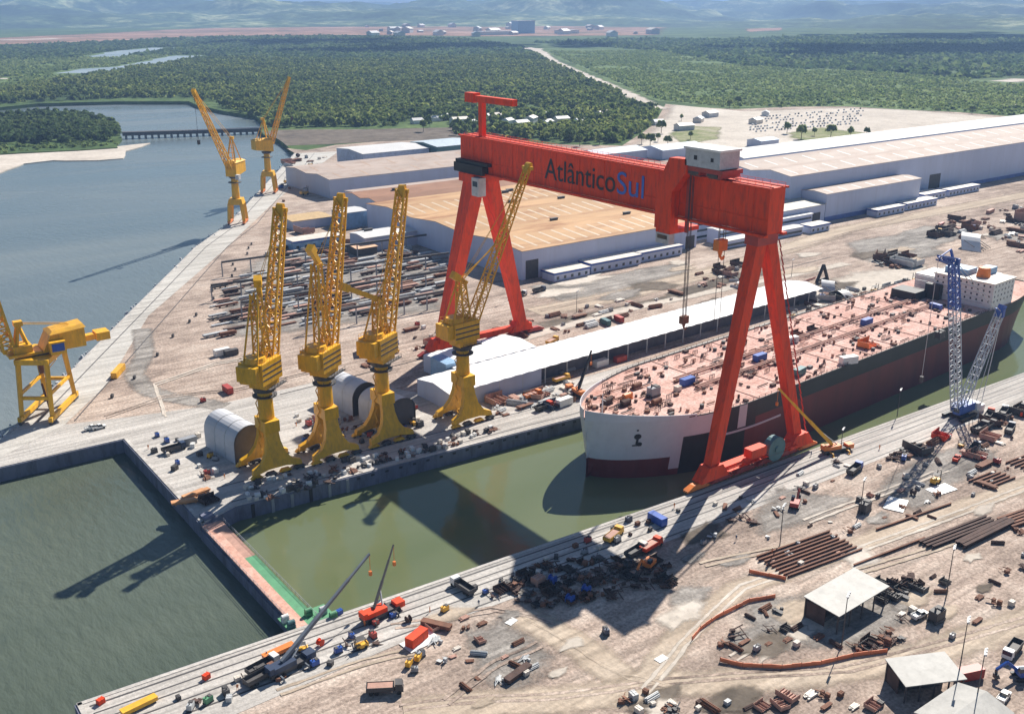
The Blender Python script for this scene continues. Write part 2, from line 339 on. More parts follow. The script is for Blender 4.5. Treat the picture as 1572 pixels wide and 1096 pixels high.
def sheet(name, pts, z, mat, kind='structure', jit=0.0, depth=0.0, sub=0, fade=0.0):
    """a flat ground sheet from an outline; jit makes its edge ragged"""
    P2 = [Vector((p[0], p[1], 0)) for p in pts]
    if sub or jit:
        out = []
        for i, p in enumerate(P2):
            q = P2[(i + 1) % len(P2)]; L = (q - p).length; k = max(1, int(L / sub)) if sub else 1
            k = min(k, 40)
            for j in range(k):
                r = p.lerp(q, j / k)
                if j and jit: r = r + Vector((noise.noise(r * 0.05), noise.noise(r * 0.05 + Vector((9, 3, 1))), 0)) * jit * 1.6 + Vector((rnd.uniform(-1, 1), rnd.uniform(-1, 1), 0)) * jit * 0.35
                out.append(r)
        P2 = out
    ar = sum(P2[i].x * P2[(i + 1) % len(P2)].y - P2[(i + 1) % len(P2)].x * P2[i].y for i in range(len(P2)))
    if ar < 0: P2 = P2[::-1]
    m = MB()
    if fade:                                    # a border ring over which the patch thins out
        k = len(P2); inn = []; cen = sum(P2, Vector()) / k
        for i, p in enumerate(P2):
            d = cen - p; inn.append(p + d.normalized() * min(fade, d.length * .6))
        m.v = [(p.x, p.y, z) for p in P2] + [(p.x, p.y, z) for p in inn]
        for i in range(k): j = (i + 1) % k; m.f.append((i, j, j + k, i + k)); m.mi.append(0)
        for t in tessellate_polygon([inn]):
            a, b, c = (inn[i] for i in t)
            if (b - a).cross(c - a).z < 0: t = (t[0], t[2], t[1])
            m.f.append(tuple(i + k for i in t)); m.mi.append(0)
        o = m.build(name, fade_of(mat)); at_ = o.data.attributes.new('fade', 'FLOAT', 'POINT'); at_.data.foreach_set('value', [0.0] * k + [1.0] * k)
        return tag(o, kind=kind)
    tris = tessellate_polygon([P2])
    m.v = [(p.x, p.y, z) for p in P2]
    for t in tris:
        a, b, c = (P2[i] for i in t)
        if (b - a).cross(c - a).z < 0: t = (t[0], t[2], t[1])
        m.f.append(tuple(t)); m.mi.append(0)
    if depth:
        k = len(P2); m.v += [(p.x, p.y, z - depth) for p in P2]
        for i in range(k):
            j = (i + 1) % k; m.f.append((i, i + k, j + k, j)); m.mi.append(0)
    return tag(m.build(name, mat), kind=kind)
BANDN = [0]
def band(name, line, w, z, mat, kind='structure', jit=0.3):
    BANDN[0] += 1; z += 0.004 * BANDN[0]
    L = [Vector((p[0], p[1], 0)) for p in line]; fine = []
    for i in range(len(L) - 1):
        k = max(1, min(30, int((L[i + 1] - L[i]).length / max(2, w * 0.8))))
        fine += [L[i].lerp(L[i + 1], j / k) for j in range(k)]
    fine.append(L[-1]); m = MB(); prev = None
    for i, p in enumerate(fine):
        d = (fine[min(i + 1, len(fine) - 1)] - fine[max(i - 1, 0)]).normalized(); nrm = Vector((-d.y, d.x, 0))
        row = []
        for q in (.75, .3, -.3, -.75): v_ = p + nrm * (w * q + rnd.uniform(-jit, jit)); v_.z = z + 0.0004 * i; row.append(v_)
        i0 = len(m.v); m.v += [tuple(v_) for v_ in row]
        if prev is not None:
            for q in range(3): m.f.append((prev + q, prev + q + 1, i0 + q + 1, i0 + q)); m.mi.append(0)
        prev = i0
    o = m.build(name, fade_of(mat) if mat.name in GM else mat); at_ = o.data.attributes.new('fade', 'FLOAT', 'POINT'); at_.data.foreach_set('value', [0.0, 1.0, 1.0, 0.0] * (len(m.v) // 4))
    return tag(o, kind=kind)
def PX(*pts, z=0.0): return [at(x, y, z) for x, y in pts]
SHEETN = [0]
_sheet0 = sheet
def sheet(name, pts, z, *a, **k):
    SHEETN[0] += 1
    return _sheet0(name, pts, z + (0.003 * SHEETN[0] if z > 0.08 else 0), *a, **k)

# ------------------------------------------------------------------ the setting: land, water, ground sheets
WZ = -5.0
NW = [(88, 205), (214, 198.5), (411, 193), (560, 190)]          # near dock wall
FW = [(86.5, 272), (99, 277), (232, 268.5), (300, 274), (560, 294)]   # far dock wall
RIV = [(36, 351), (60, 388), (109, 464), (216, 630), (260, 686), (331, 797), (454, 990)]
def xy(p): return (p[0], p[1])
shore_far = [xy(p) for p in PX((-500, 168), (-200, 167), (-60, 166), (0, 165), (60, 159), (180, 156), (290, 156), (303, 162), (340, 170), (370, 175), (393, 178), (402, 188), (398, 199), (405, 207), (428, 214), (440, 224))]
dock_notch = [(36, 351), (87, 350)] + FW + NW[::-1] + [(34, 208), (32, -500)]
land_pts = shore_far + RIV[::-1][:-1] + dock_notch + [(3000, -4000), (26000, -9000), (28000, 26000), (-9000, 28000), (-5000, 6000)]
sheet('land', land_pts, 0.0, LAND, depth=9.0)
sheet('river', [(-4000, -900), (900, -900), (900, 3600), (-4000, 3600)], WZ, RIVER)
sheet('basin_water', [(-900, -880), (86.9, -880), (86.9, 351.5), (30, 351.5), (-900, 150)], WZ + 0.02, BASIN)
sheet('dock_water', [(90, 196), (590, 180), (590, 300), (90, 280)], WZ + 0.03, DOCKW)

yard_top = [xy(p) for p in PX((440, 228), (470, 231), (515, 223), (600, 216), (705, 214), (850, 222), (955, 224), (985, 205), (1005, 190), (1022, 160), (1060, 165), (1130, 168), (1250, 163), (1400, 167), (1572, 181), (2100, 215))]
yard_pts = RIV[::-1][:-1] + dock_notch + [(2600, -500)] + [p for p in yard_top[::-1]]
sheet('yard_ground', yard_pts, 0.05, DIRT)
sheet('quay_pavement', [(34, 208)] + NW + [(560, 172), (411, 175), (214, 180), (120, 185), (33, 183)], 0.10, CONC)
sheet('dockside_pavement', [(36, 351), (87, 350)] + FW + [(560, 316), (300, 300), (240, 300), (200, 318)] + [xy(p) for p in PX((560, 590), (480, 588), (330, 622), (200, 640), (117, 650), (60, 655))], 0.10, CONC)
sheet('river_road', RIV + [xy(p) for p in PX((520, 233), (480, 262), (420, 312), (340, 388), (228, 485), (165, 590), (100, 652))], 0.14, RIVER_CONC)
sheet('gravel_yard', PX((325, 455), (330, 500), (350, 525), (520, 505), (690, 478), (700, 400), (600, 372), (440, 378), (380, 400)), 0.10, DIRT_GREY, jit=3, sub=12, fade=14)
sheet('gravel_yard', PX((1130, 905), (1085, 990), (1120, 1012), (1250, 1010), (1360, 1000), (1420, 950), (1400, 900), (1300, 890), (1230, 900)), 0.10, DIRT_GREY, jit=2, sub=8, fade=9)
sheet('gravel_yard', PX((690, 960), (740, 1060), (800, 1090), (870, 1010), (830, 965), (760, 935)), 0.10, DIRT_GREY, jit=2, sub=6, fade=9)
sheet('gravel_yard', PX((800, 440), (860, 470), (1000, 450), (1060, 425), (1060, 400), (900, 425)), 0.10, DIRT_GREY, jit=3, sub=12, fade=9)
sheet('gravel_yard', PX((1290, 375), (1330, 405), (1420, 395), (1500, 350), (1420, 345)), 0.10, DIRT_GREY, jit=4, sub=14, fade=9)
sheet('gravel_yard', PX((1380, 700), (1330, 760), (1400, 790), (1500, 740), (1540, 690), (1470, 680)), 0.10, DIRT_GREY, jit=2, sub=8, fade=9)
sheet('gravel_yard', PX((1180, 740), (1140, 800), (1160, 830), (1290, 800), (1330, 760)), 0.10, DIRT_GREY, jit=2, sub=8, fade=9)
# tracks
band('road', PX((218, 505), (222, 545), (205, 575), (225, 600), (270, 612), (345, 625)), 8, 0.16, DIRT_GREY)
band('dirt_track', PX((800, 945), (880, 985), (960, 1045), (1080, 1050), (1250, 1035), (1420, 1005), (1572, 955), (1700, 915)), 9, 0.15, TRACK)
band('dirt_track', PX((980, 1060), (1045, 975), (1130, 905), (1250, 862), (1400, 805), (1572, 745), (1700, 705)), 7, 0.15, TRACK)
band('dirt_track', PX((620, 1096), (740, 1080), (860, 1075), (985, 1060)), 9, 0.15, TRACK)
band('dirt_track', PX((820, 480), (960, 452), (1130, 408), (1300, 352), (1572, 300), (1700, 278)), 16, 0.15, TRACK)
band('dirt_track', PX((700, 560), (800, 520), (950, 478), (1130, 440), (1300, 405)), 7, 0.16, PALE)
band('dirt_track', PX((1030, 455), (1130, 425), (1200, 415)), 10, 0.17, MUD)
band('dirt_track', PX((830, 500), (920, 482), (1060, 450)), 7, 0.155, MUD)
sheet('sand', PX((1000, 185), (1025, 160), (1130, 170), (1290, 165), (1400, 168), (1572, 182), (1800, 200), (1800, 218), (1572, 193), (1300, 215), (1140, 245), (1010, 250), (960, 228)), 0.12, PALE, jit=5, sub=40, fade=25)
sheet('sand', PX((1230, 440), (1300, 415), (1430, 405), (1440, 440), (1300, 470), (1240, 470)), 0.12, PALE, jit=3, sub=15, fade=12)
sheet('grass', PX((1020, 205), (1045, 192), (1110, 195), (1110, 215), (1050, 225)), 0.18, GRASSY, jit=5, sub=20, fade=14)
sheet('grass', PX((1200, 205), (1260, 195), (1365, 208), (1330, 216), (1230, 222)), 0.18, GRASSY, jit=5, sub=20, fade=14)
sheet('mud', PX((402, 203), (430, 200), (560, 199), (705, 196), (720, 214), (600, 217), (500, 222), (440, 224), (425, 213)), 0.09, MUD, jit=4, sub=30)
# wheel tracks and worn patches
for k, line in enumerate([((620, 1090), (760, 1072), (900, 1060), (1080, 1046), (1300, 1026), (1572, 950)), ((800, 950), (890, 995), (960, 1040), (1040, 1060)), ((985, 1062), (1050, 985), (1140, 905), (1300, 850), (1572, 748)), ((600, 960), (760, 935), (850, 960)), ((430, 1060), (560, 1020), (640, 1000)), ((1130, 1010), (1200, 975), (1290, 945)), ((830, 478), (980, 446), (1150, 402), (1400, 330)), ((860, 470), (1040, 432), (1200, 398)), ((250, 640), (240, 590), (330, 560), (420, 545)), ((160, 640), (250, 610), (360, 600), (480, 570)), ((1300, 880), (1420, 850), (1572, 800)), ((1240, 800), (1330, 770), (1450, 720)), ((690, 1080), (760, 1020), (830, 985)), ((1080, 870), (1150, 850), (1240, 830))]):
    P_ = PX(*line); sm = []
    for a, b in zip(P_, P_[1:]): sm += [a.lerp(b, j / 4) for j in range(4)]
    sm.append(P_[-1])
    for o_ in (-1.1, 1.1): band('wheel_track', [(q.x + math.sin(i * .7 + k) * .8, q.y + o_ + math.cos(i * .5 + k) * .8) for i, q in enumerate(sm)], .9, 0.15, (DIRT, TRACK, PALE)[k % 3], jit=.2)
g_ = random.Random(61)
for k in range(64):
    px_, py_ = (g_.uniform(560, 1572), g_.uniform(700, 1090)) if k < 40 else (g_.uniform(830, 1572), g_.uniform(350, 470))
    if py_ < 1110 - .35 * (px_ - 120) + 30 and k < 40: continue
    c_ = at(px_, py_); rr_ = g_.uniform(2.5, 8) * (1 if k < 40 else 2.2); a_ = g_.uniform(0, 6)
    sheet('worn_patch', [(c_.x + math.cos(a_ + t * .628) * rr_ * g_.uniform(.8, 1.8), c_.y + math.sin(a_ + t * .628) * rr_ * g_.uniform(.5, 1)) for t in range(10)], 0.2, (DIRT_GREY, PALE, TRACK, MUD, PALE)[k % 5], fade=rr_ * .55)
# far land
sheet('field', PX((830, 78), (900, 108), (1010, 156), (1130, 166), (1300, 164), (1572, 178), (1900, 205), (1900, 125), (1572, 128), (1300, 108), (1150, 103), (1010, 78)), 0.10, FIELD, jit=12, sub=80)
sheet('field', PX((-100, 100), (0, 92), (120, 82), (250, 78), (300, 88), (150, 112), (0, 135), (-100, 140)), 0.10, FIELD, jit=12, sub=80)
sheet('red_soil', PX((-100, 62), (120, 53), (330, 42), (560, 36), (860, 36), (1040, 43), (1020, 55), (760, 57), (520, 55), (330, 58), (120, 66), (-100, 72)), 0.3, REDSOIL, jit=40, sub=250, fade=120)
sheet('red_soil', PX((1140, 45), (1200, 43), (1205, 47), (1150, 50)), 0.3, REDSOIL, jit=20, sub=120, fade=30)
band('road', PX((800, 75), (832, 80), (850, 95), (895, 115), (930, 130), (975, 150), (1010, 168)), 26, 0.25, PALE, jit=5)
sheet('sand', PX((800, 76), (812, 73), (835, 76), (832, 82), (815, 82)), 0.24, PALE, jit=8, sub=40)
band('stream', PX((120, 113), (150, 107), (205, 104), (250, 95), (292, 86)), 62, 0.3, STREAM, jit=9)
band('stream', PX((155, 88), (200, 80), (225, 77), (258, 74)), 72, 0.3, STREAM, jit=12)
for q, ww in (((1472, 113, 1495, 114), 40), ((1538, 126, 1572, 122), 50), ((1515, 160, 1600, 163), 14), ((275, 57, 310, 56), 90), ((405, 54, 428, 53), 90), ((0, 62, 90, 60), 110), ((733, 53, 795, 53), 120), ((0, 122, 14, 121), 30), ((1340, 66, 1420, 67), 60), ((1060, 68, 1120, 65), 120)):
    band('clearing', PX((q[0], q[1]), (q[2], q[3])), ww, 0.35, PALE, jit=ww * 0.2)
# island with a sand spit
sheet('island', PX((-200, 185), (-40, 178), (20, 175), (120, 172), (165, 180), (182, 195), (186, 207), (180, 222), (120, 226), (0, 232), (-200, 250)), -3.2, LAND, jit=3, sub=20, depth=4)
sheet('sand', PX((-200, 232), (-60, 226), (60, 222), (150, 222), (230, 214), (215, 220), (192, 226), (188, 237), (150, 240), (80, 240), (35, 245), (0, 258), (-60, 280), (-200, 330)), -4.2, PALE, jit=2, sub=14, depth=3)

# far hills: one terrain sheet from 4.5 km out to the skyline
def hills():
    m = MB(); NA, NR = 260, 110; a0, a1 = R(-12), R(84)
    for i in range(NR + 1):
        r = 7000 * (22000 / 7000) ** (i / NR)
        for j in range(NA + 1):
            a = a0 + (a1 - a0) * j / NA; x, y = r * math.sin(a), r * math.cos(a)
            p = Vector((x * 0.00032, y * 0.00032, 0.3))
            n1 = noise.fractal(p, 1.0, 2.1, 5); n2 = noise.fractal(p * 4.3 + Vector((5, 2, 1)), 0.9, 2.0, 4)
            k = max(0, min(1, (r - 7100) / 3200))
            h = k * (66 + 230 * n1 + 100 * n2) + 70 * max(0, (r - 9500) / 9000) - 1.0 * (1 - k)
            h = min(h, 168 + 60 * n1 + 30 * n2)
            m.v.append((x, y, max(h, -1.5)))
    for i in range(NR):
        for j in range(NA):
            q = i * (NA + 1) + j; m.f.append((q, q + 1, q + NA + 2, q + NA + 1)); m.mi.append(0)
    hm = ground_mat('hill_green', [(0.04, 0.065, 0.045), (0.085, 0.13, 0.065), (0.34, 0.37, 0.20)], (0.0009, 0.005, 0.02), None, 0.4, (0.40, 0.52, 0.62))
    o = m.build('hills', hm, smooth=True)
    return tag(o, kind='structure')
hills()

# ------------------------------------------------------------------ woods
def in_poly(px_, py_, poly):
    r = np.zeros(len(px_), bool); j = len(poly) - 1
    for i in range(len(poly)):
        xi, yi = poly[i]; xj, yj = poly[j]
        c = ((yi > py_) != (yj > py_)) & (px_ < (xj - xi) * (py_ - yi) / ((yj - yi) or 1e-9) + xi); r ^= c; j = i
    return r
def sample(poly, n, seed, clump=None):
    g = np.random.default_rng(seed); P = np.array([(p[0], p[1]) for p in poly]); lo, hi = P.min(0), P.max(0); out = np.zeros((0, 2))
    for _ in range(40):
        q = lo + g.random((n * 2, 2)) * (hi - lo); q = q[in_poly(q[:, 0], q[:, 1], P)]
        if clump:
            k = np.array([noise.noise(Vector((a * clump[0], b * clump[0], seed))) for a, b in q]) + g.random(len(q)) * 0.5
            q = q[k > clump[1]]
        out = np.vstack([out, q])
        if len(out) >= n: break
    return out[:n]
def leaf_cloud(xy_, h, r, nleaf, g, leaf, z0=0.0, flat=0.55):
    """leaf clumps spread through each crown; h height, r crown radius (arrays)"""
    N = len(xy_); T = N * nleaf
    d = g.normal(size=(T, 3)); d /= np.linalg.norm(d, axis=1)[:, None]; d[:, 2] = np.abs(d[:, 2]) * 1.15 - 0.28
    idx = np.repeat(np.arange(N), nleaf)
    lob = 0.72 + 0.36 * np.sin(d[:, 0] * 3.1 + idx * 1.7) * np.sin(d[:, 1] * 3.7 + idx * 2.3)
    rad = (0.55 + 0.45 * g.random(T) ** 0.4) * lob
    c = d * rad[:, None]; R_ = r[idx]
    pos = np.stack([xy_[idx, 0] + c[:, 0] * R_, xy_[idx, 1] + c[:, 1] * R_, z0 + h[idx] - R_ * flat * 1.2 + c[:, 2] * R_ * flat * 1.7], 1)
    nrm = d + g.normal(size=(T, 3)) * 0.55; nrm /= np.linalg.norm(nrm, axis=1)[:, None]
    up = np.array([0.31, 0.52, 0.79]); a = np.cross(nrm, up); a /= np.linalg.norm(a, axis=1)[:, None] + 1e-9; b = np.cross(nrm, a)
    s = (leaf * R_ * (0.65 + 0.7 * g.random(T)))[:, None]; ang = g.random(T)[:, None] * 0.6 + 0.7
    v = np.stack([pos - a * s, pos - b * s * ang, pos + a * s, pos + b * s * ang * 1.1], 1).reshape(-1, 3)
    return v
def quads_obj(name, v, mat, parent=None):
    me = bpy.data.meshes.new(name); nv = len(v); nf = nv // 4
    me.vertices.add(nv); me.vertices.foreach_set('co', v.astype(np.float32).ravel())
    me.loops.add(nv); me.loops.foreach_set('vertex_index', np.arange(nv, dtype=np.int32))
    me.polygons.add(nf); me.polygons.foreach_set('loop_start', np.arange(0, nv, 4, dtype=np.int32)); me.polygons.foreach_set('loop_total', np.full(nf, 4, np.int32))
    me.materials.append(mat); me.update(calc_edges=True)
    o = bpy.data.objects.new(name, me); COL.objects.link(o)
    if parent is not None: o.parent = parent
    return o
OPEN_ = [(PX((120, 113), (150, 107), (205, 104), (250, 95), (292, 86)), 62), (PX((155, 88), (200, 80), (225, 77), (258, 74)), 76), (PX((800, 75), (832, 80), (850, 95), (895, 115), (930, 130), (975, 150), (1010, 168)), 24), (PX((1472, 113), (1495, 114)), 55), (PX((1538, 126), (1600, 120)), 65), (PX((640, 190), (720, 192), (890, 188)), 26)]
def keep_open(p):
    k = np.ones(len(p), bool)
    for line, hw in OPEN_:
        for a, b in zip(line, line[1:]):
            ab = np.array([b.x - a.x, b.y - a.y]); ap = p - np.array([a.x, a.y]); t = np.clip(ap @ ab / (ab @ ab), 0, 1); k &= np.hypot(*(ap - t[:, None] * ab).T) > hw
    return p[k]
def wood(name, label, poly, n, hr, rr, nleaf, leaf, mat, seed, z0=0.0, clump=None):
    g = np.random.default_rng(seed); p = keep_open(sample(poly, n, seed, clump)); N = len(p)
    h = hr[0] + (hr[1] - hr[0]) * g.random(N) ** 1.3; r = rr[0] + (rr[1] - rr[0]) * g.random(N)
    o = quads_obj(name, leaf_cloud(p, h, r, nleaf, g, leaf, z0), mat)
    return tag(o, label, 'woodland', kind='stuff')
wood('forest', 'dense green forest behind the river and shipyard', PX((-150, 168), (0, 160), (180, 151), (290, 151), (345, 166), (400, 182), (410, 196), (560, 195), (690, 192), (700, 208), (860, 217), (955, 221), (985, 202), (1003, 188), (1015, 163), (960, 142), (900, 118), (830, 86), (700, 92), (560, 96), (320, 92), (290, 92), (150, 118), (0, 142), (-150, 150)), 25000, (4, 14), (2.6, 6.8), 30, 0.38, LEAF, 3, clump=(0.009, -0.05))
wood('forest', 'dark flat mangrove beyond the forest', PX((-150, 98), (290, 86), (560, 96), (820, 86), (800, 72), (700, 60), (500, 56), (330, 58), (100, 68), (-150, 78)), 15000, (3, 8), (8, 16), 11, 0.5, LEAF_D, 4, clump=(0.0016, -0.25))
wood('forest', 'dark far woodland on the right below the hills', PX((1010, 78), (1150, 103), (1300, 108), (1572, 128), (1750, 130), (1750, 60), (1572, 58), (1300, 56), (1100, 62), (1000, 60), (820, 66)), 14000, (3, 9), (8, 18), 11, 0.5, LEAF_D, 5)
wood('scrub', 'pale green low scrub field right of the forest road', PX((840, 80), (905, 108), (1010, 154), (1130, 166), (1300, 162), (1572, 178), (1700, 190), (1700, 130), (1572, 128), (1300, 108), (1150, 103), (1010, 78)), 15000, (1.2, 4.5), (3.0, 7.0), 13, 0.42, LEAF_F, 6, clump=(0.006, -0.1))
wood('scrub', 'green marsh scrub along the far streams', PX((-150, 100), (0, 92), (120, 84), (290, 82), (300, 92), (150, 118), (0, 142), (-150, 150)), 6500, (2, 6), (4, 8), 15, 0.42, LEAF_F, 7, clump=(0.004, -0.2))
wood('mangrove', 'dark mangrove covering the river island', PX((-200, 187), (-40, 180), (20, 177), (120, 174), (163, 182), (178, 196), (182, 207), (170, 214), (60, 216), (-200, 222)), 1300, (6, 12), (3.5, 6.5), 44, 0.34, LEAF_D, 8, z0=-3.2)
wood('scrub', 'olive scrub on the sandy edge of the island', PX((-100, 226), (0, 222), (110, 214), (180, 214), (176, 221), (60, 225), (0, 232), (-60, 250)), 160, (1.5, 4), (2, 4), 30, 0.36, LEAF_F, 9, z0=-3.4)

# ------------------------------------------------------------------ dock walls, gate, rails
def wall_along(name, label, pts, z0, z1, th, side, mat, cat='dock wall', pil=None, holes=False, curb=True):
    t = thing(name, label, cat, (pts[0][0], pts[0][1], 0)); off = (pts[0][0], pts[0][1], 0)
    m = MB()
    for (ax, ay), (bx, by) in zip(pts, pts[1:]):
        d = Vector((bx - ax, by - ay, 0)).normalized(); nn = Vector((-d.y, d.x, 0)) * side
        m.hexa([(ax, ay, z0), (bx, by, z0), (bx + nn.x * th, by + nn.y * th, z0), (ax + nn.x * th, ay + nn.y * th, z0)], [(ax, ay, z1), (bx, by, z1), (bx + nn.x * th, by + nn.y * th, z1), (ax + nn.x * th, ay + nn.y * th, z1)])
    m.build('wall', mat, t, off)
    if curb:
        m = MB()
        for (ax, ay), (bx, by) in zip(pts, pts[1:]):
            d = Vector((bx - ax, by - ay, 0)).normalized(); nn = Vector((-d.y, d.x, 0)) * side
            a, b = Vector((ax, ay, 0)) + nn * (th - 1.0), Vector((bx, by, 0)) + nn * (th - 1.0)
            m.bar(a + Vector((0, 0, z1 + .12)), b + Vector((0, 0, z1 + .12)), 1.1, 0.3)
        m.build('curb', CONC, t, off)
    if pil:
        for k in range(pil[2]):
            s = k / max(1, pil[2] - 1); x = pil[0] + (pil[1] - pil[0]) * s
            for (ax, ay), (bx, by) in zip(pts, pts[1:]):
                if min(ax, bx) <= x <= max(ax, bx):
                    y = ay + (by - ay) * (x - ax) / (bx - ax)
                    p = MB(); p.b0(x - .5, x + .5, y + side * (th - .2) - 0.55, y + side * (th - .2) + 0.55, z0 + .2, z1 - 0.4); p.build('fender', GREY if k % 3 else BLK, t, off)
    return t
t = wall_along('dock_wall', 'long grey concrete wall of the dry dock below the four yellow cranes', FW[1:], -8, -0.02, 0.8, -1, DOCKWALL, pil=(104, 136, 6))
m = MB()
for k in range(34):
    x = 140 + k * 5.2
    y = np.interp(x, [p[0] for p in FW[1:]], [p[1] for p in FW[1:]])
    m.b0(x - .6, x + .6, y - .95, y - .3, -1.5, -0.8)
tag(m.build('drain_hole', BLK, t, (FW[1][0], FW[1][1], 0)), kind='stuff')
wall_along('pier_wall', 'dark quay wall of the pier left of the dock gate', [(87, 350), (86.5, 272), (99, 277)], -8, -0.02, 0.7, -1, DOCKWALL)
wall_along('quay_wall', 'dark quay wall at the left edge facing the sheltered water', [(36, 351), (87, 350)], -8, -0.02, 0.7, -1, DOCKWALL)
wall_along('quay_wall', 'near quay wall in front of the pale rail pavement', [(34, 208)] + NW, -8, -0.02, 0.6, 1, DOCKWALL)
wall_along('quay_wall', 'end wall of the near quay at the bottom left corner', [(32.2, -120), (34, 208)], -8, -0.02, 0.6, 1, DOCKWALL)
wall_along('quay_wall', 'long river quay edge running up to the far yellow cranes', RIV, -7, -0.02, 0.8, 1, DOCKWALL)

g0 = Vector((88.5, 240, 0)); t = thing('dock_gate', 'floating dock gate with a pink walkway and green deck across the dock mouth', 'dock gate', g0)
m = MB(); m.b0(85.6, 92.6, 205.2, 272, -9, -1.6); m.b0(86.2, 92.0, 205.2, 272, -1.6, -0.6); m.build('body', DOCKWALL, t, g0)
m = MB(); m.b0(86.0, 89.0, 205.4, 271.6, -0.6, -0.3); m.build('walkway', PINK, t, g0)
m = MB(); m.b0(89.03, 92.2, 206, 246, -0.6, -0.34); m.b0(89.03, 96.5, 199.8, 212, -0.6, -0.33); m.b0(84, 86, 206, 213, -0.7, -0.33); m.build('green_deck', GREEN, t, g0)
m = MB(); m.b0(89.03, 92.2, 246.1, 271.6, -0.6, -0.36); m.build('dark_deck', RUST_P, t, g0)
for X_ in (85.9, 92.5):
    m = MB()
    for k in range(28):
        y = 206 + k * 2.4; m.bar((X_, y, -0.6), (X_, y, 0.7), 0.07)
    m.bar((X_, 206, 0.7), (X_, 271, 0.7), 0.08); m.bar((X_, 206, 0.15), (X_, 271, 0.15), 0.06); m.build('railing', GREY, t, g0)
for i, (x, y) in enumerate(((85, 210.5), (85.2, 207.3), (91, 209.6), (94.4, 208.2), (95.4, 204.5))):
    m = MB(); m.b0(x - .9, x + .9, y - .7, y + .7, -0.33, 0.7); m.cyl((x - .9, y, 1.1), (x + .9, y, 1.1), 0.62, n=12); m.b0(x + .5, x + .8, y - .9, y - .7, -.3, 1.6)
    m.build('winch', (WHITE, TEAL, GREEN, LGREY, GREEN)[i], t, g0)
m = MB(); m.b0(86.8, 92, 272.2, 279, -7, -0.7); m.b0(87.5, 91, 273, 277, -0.7, 0.9)
tag(m.build('gate_abutment', DOCKWALL), 'dark concrete block between pier corner and dock gate', 'abutment')

def rail(label, pts, w=0.55, z=0.12):
    m = MB()
    for (ax, ay), (bx, by) in zip(pts, pts[1:]):
        m.bar((ax, ay, z), (bx, by, z), w, 0.10); 
    m.bar((pts[0][0], pts[0][1], z + .08), (pts[-1][0], pts[-1][1], z + .08), 0.12, 0.12) if len(pts) == 2 else None
    tag(m.build('crane_rail', DK), label, 'rail', 'crane rails set in the quays')
def offs(line, d): return [(x, y + d) for x, y in line]
near_line = [(36, 207.6)] + NW
rail('dark crane rail nearest the water on the near quay', offs(near_line, -2.2))
rail('dark crane rail second from the water on the near quay', offs(near_line, -5.2), 0.4)
rail('dark crane rail third from the water on the near quay', offs(near_line, -8.0), 0.45)
rail('dark crane rail fourth from the water on the near quay', offs(near_line, -11.5), 0.45)
rail('dark crane rail farthest inland on the near quay pavement', offs(near_line, -16.5), 0.5)
rail('crane rail under the dock side wheels of the four yellow cranes', offs(FW[1:], 3.2), 0.5)
rail('crane rail under the landward wheels of the four yellow cranes', offs(FW[1:], 15.5), 0.5)
rail('far rail of the red gantry crane beside the white shed', [(150, 357), (520, 371)], 0.6)
_rv = [(x + 5.5, y - 3.3) for x, y in RIV[1:]]; rail('crane rail close to the river edge', _rv, 0.5, 0.17)
_rv = [(x + 17, y - 10.5) for x, y in RIV[1:]]; rail('second crane rail along the river road', _rv, 0.45, 0.17)

# ------------------------------------------------------------------ red gantry crane
GO = Vector((248, 282, 0))
go = thing('gantry_crane', 'giant red gantry crane lettered AtlânticoSul spanning the dock and the ship', 'gantry crane', GO)
BX0, BX1, BZ0, BZ1, BY0, BY1 = 244.5, 251.5, 80.2, 94.4, 198.2, 366.0
m = MB()
m.hexa([(BX0, BY0, BZ0), (BX1, BY0, BZ0), (BX1, BY1, BZ0), (BX0, BY1, BZ0)], [(BX0, BY0, BZ1), (BX1, BY0, BZ1), (BX1, BY1, BZ1), (BX0, BY1, BZ1)])
m.build('girder', RED, go, GO)
m = MB()
for x in (BX0 - .9, BX1 + .9): m.b0(x - .9, x + .9, BY0 - .6, BY1 + .4, BZ0 - .75, BZ0 - .02)       # lower flange
for x in (BX0 - .45, BX1 + .45): m.b0(x - .45, x + .45, BY0 - .6, BY1 + .4, BZ1 - .42, BZ1 + .18)
m.build('flange', RED, go, GO)
m = MB()
for k in range(12): m.b0(BX0 - .12, BX0 - .004, BY0 + 6 + k * 13.8, BY0 + 6.25 + k * 13.8, BZ0 + .2, BZ1 - .6)
m.b0(BX0 - .16, BX0 - .004, BY0, BY1, BZ0 + 4.2, BZ0 + 4.5)
tag(m.build('web_stiffener', RED, go, GO), kind='stuff')
m = MB()
for x in (BX0 + .1, BX1 - .1):
    for k in range(56): m.bar((x, BY0 + k * 3.0, BZ1), (x, BY0 + k * 3.0, BZ1 + 1.2), 0.09)
    m.bar((x, BY0, BZ1 + 1.2), (x, BY0 + 165, BZ1 + 1.2), 0.1); m.bar((x, BY0, BZ1 + .65), (x, BY0 + 165, BZ1 + .65), 0.07)
m.build('railing', RED, go, GO)
m = MB(); m.b0(BX0 + 1.1, BX0 + 1.5, BY0, BY1, BZ1 + .004, BZ1 + .3); m.b0(BX1 - 1.5, BX1 - 1.1, BY0, BY1, BZ1 + .004, BZ1 + .3); m.build('trolley_rail', RED_D, go, GO)
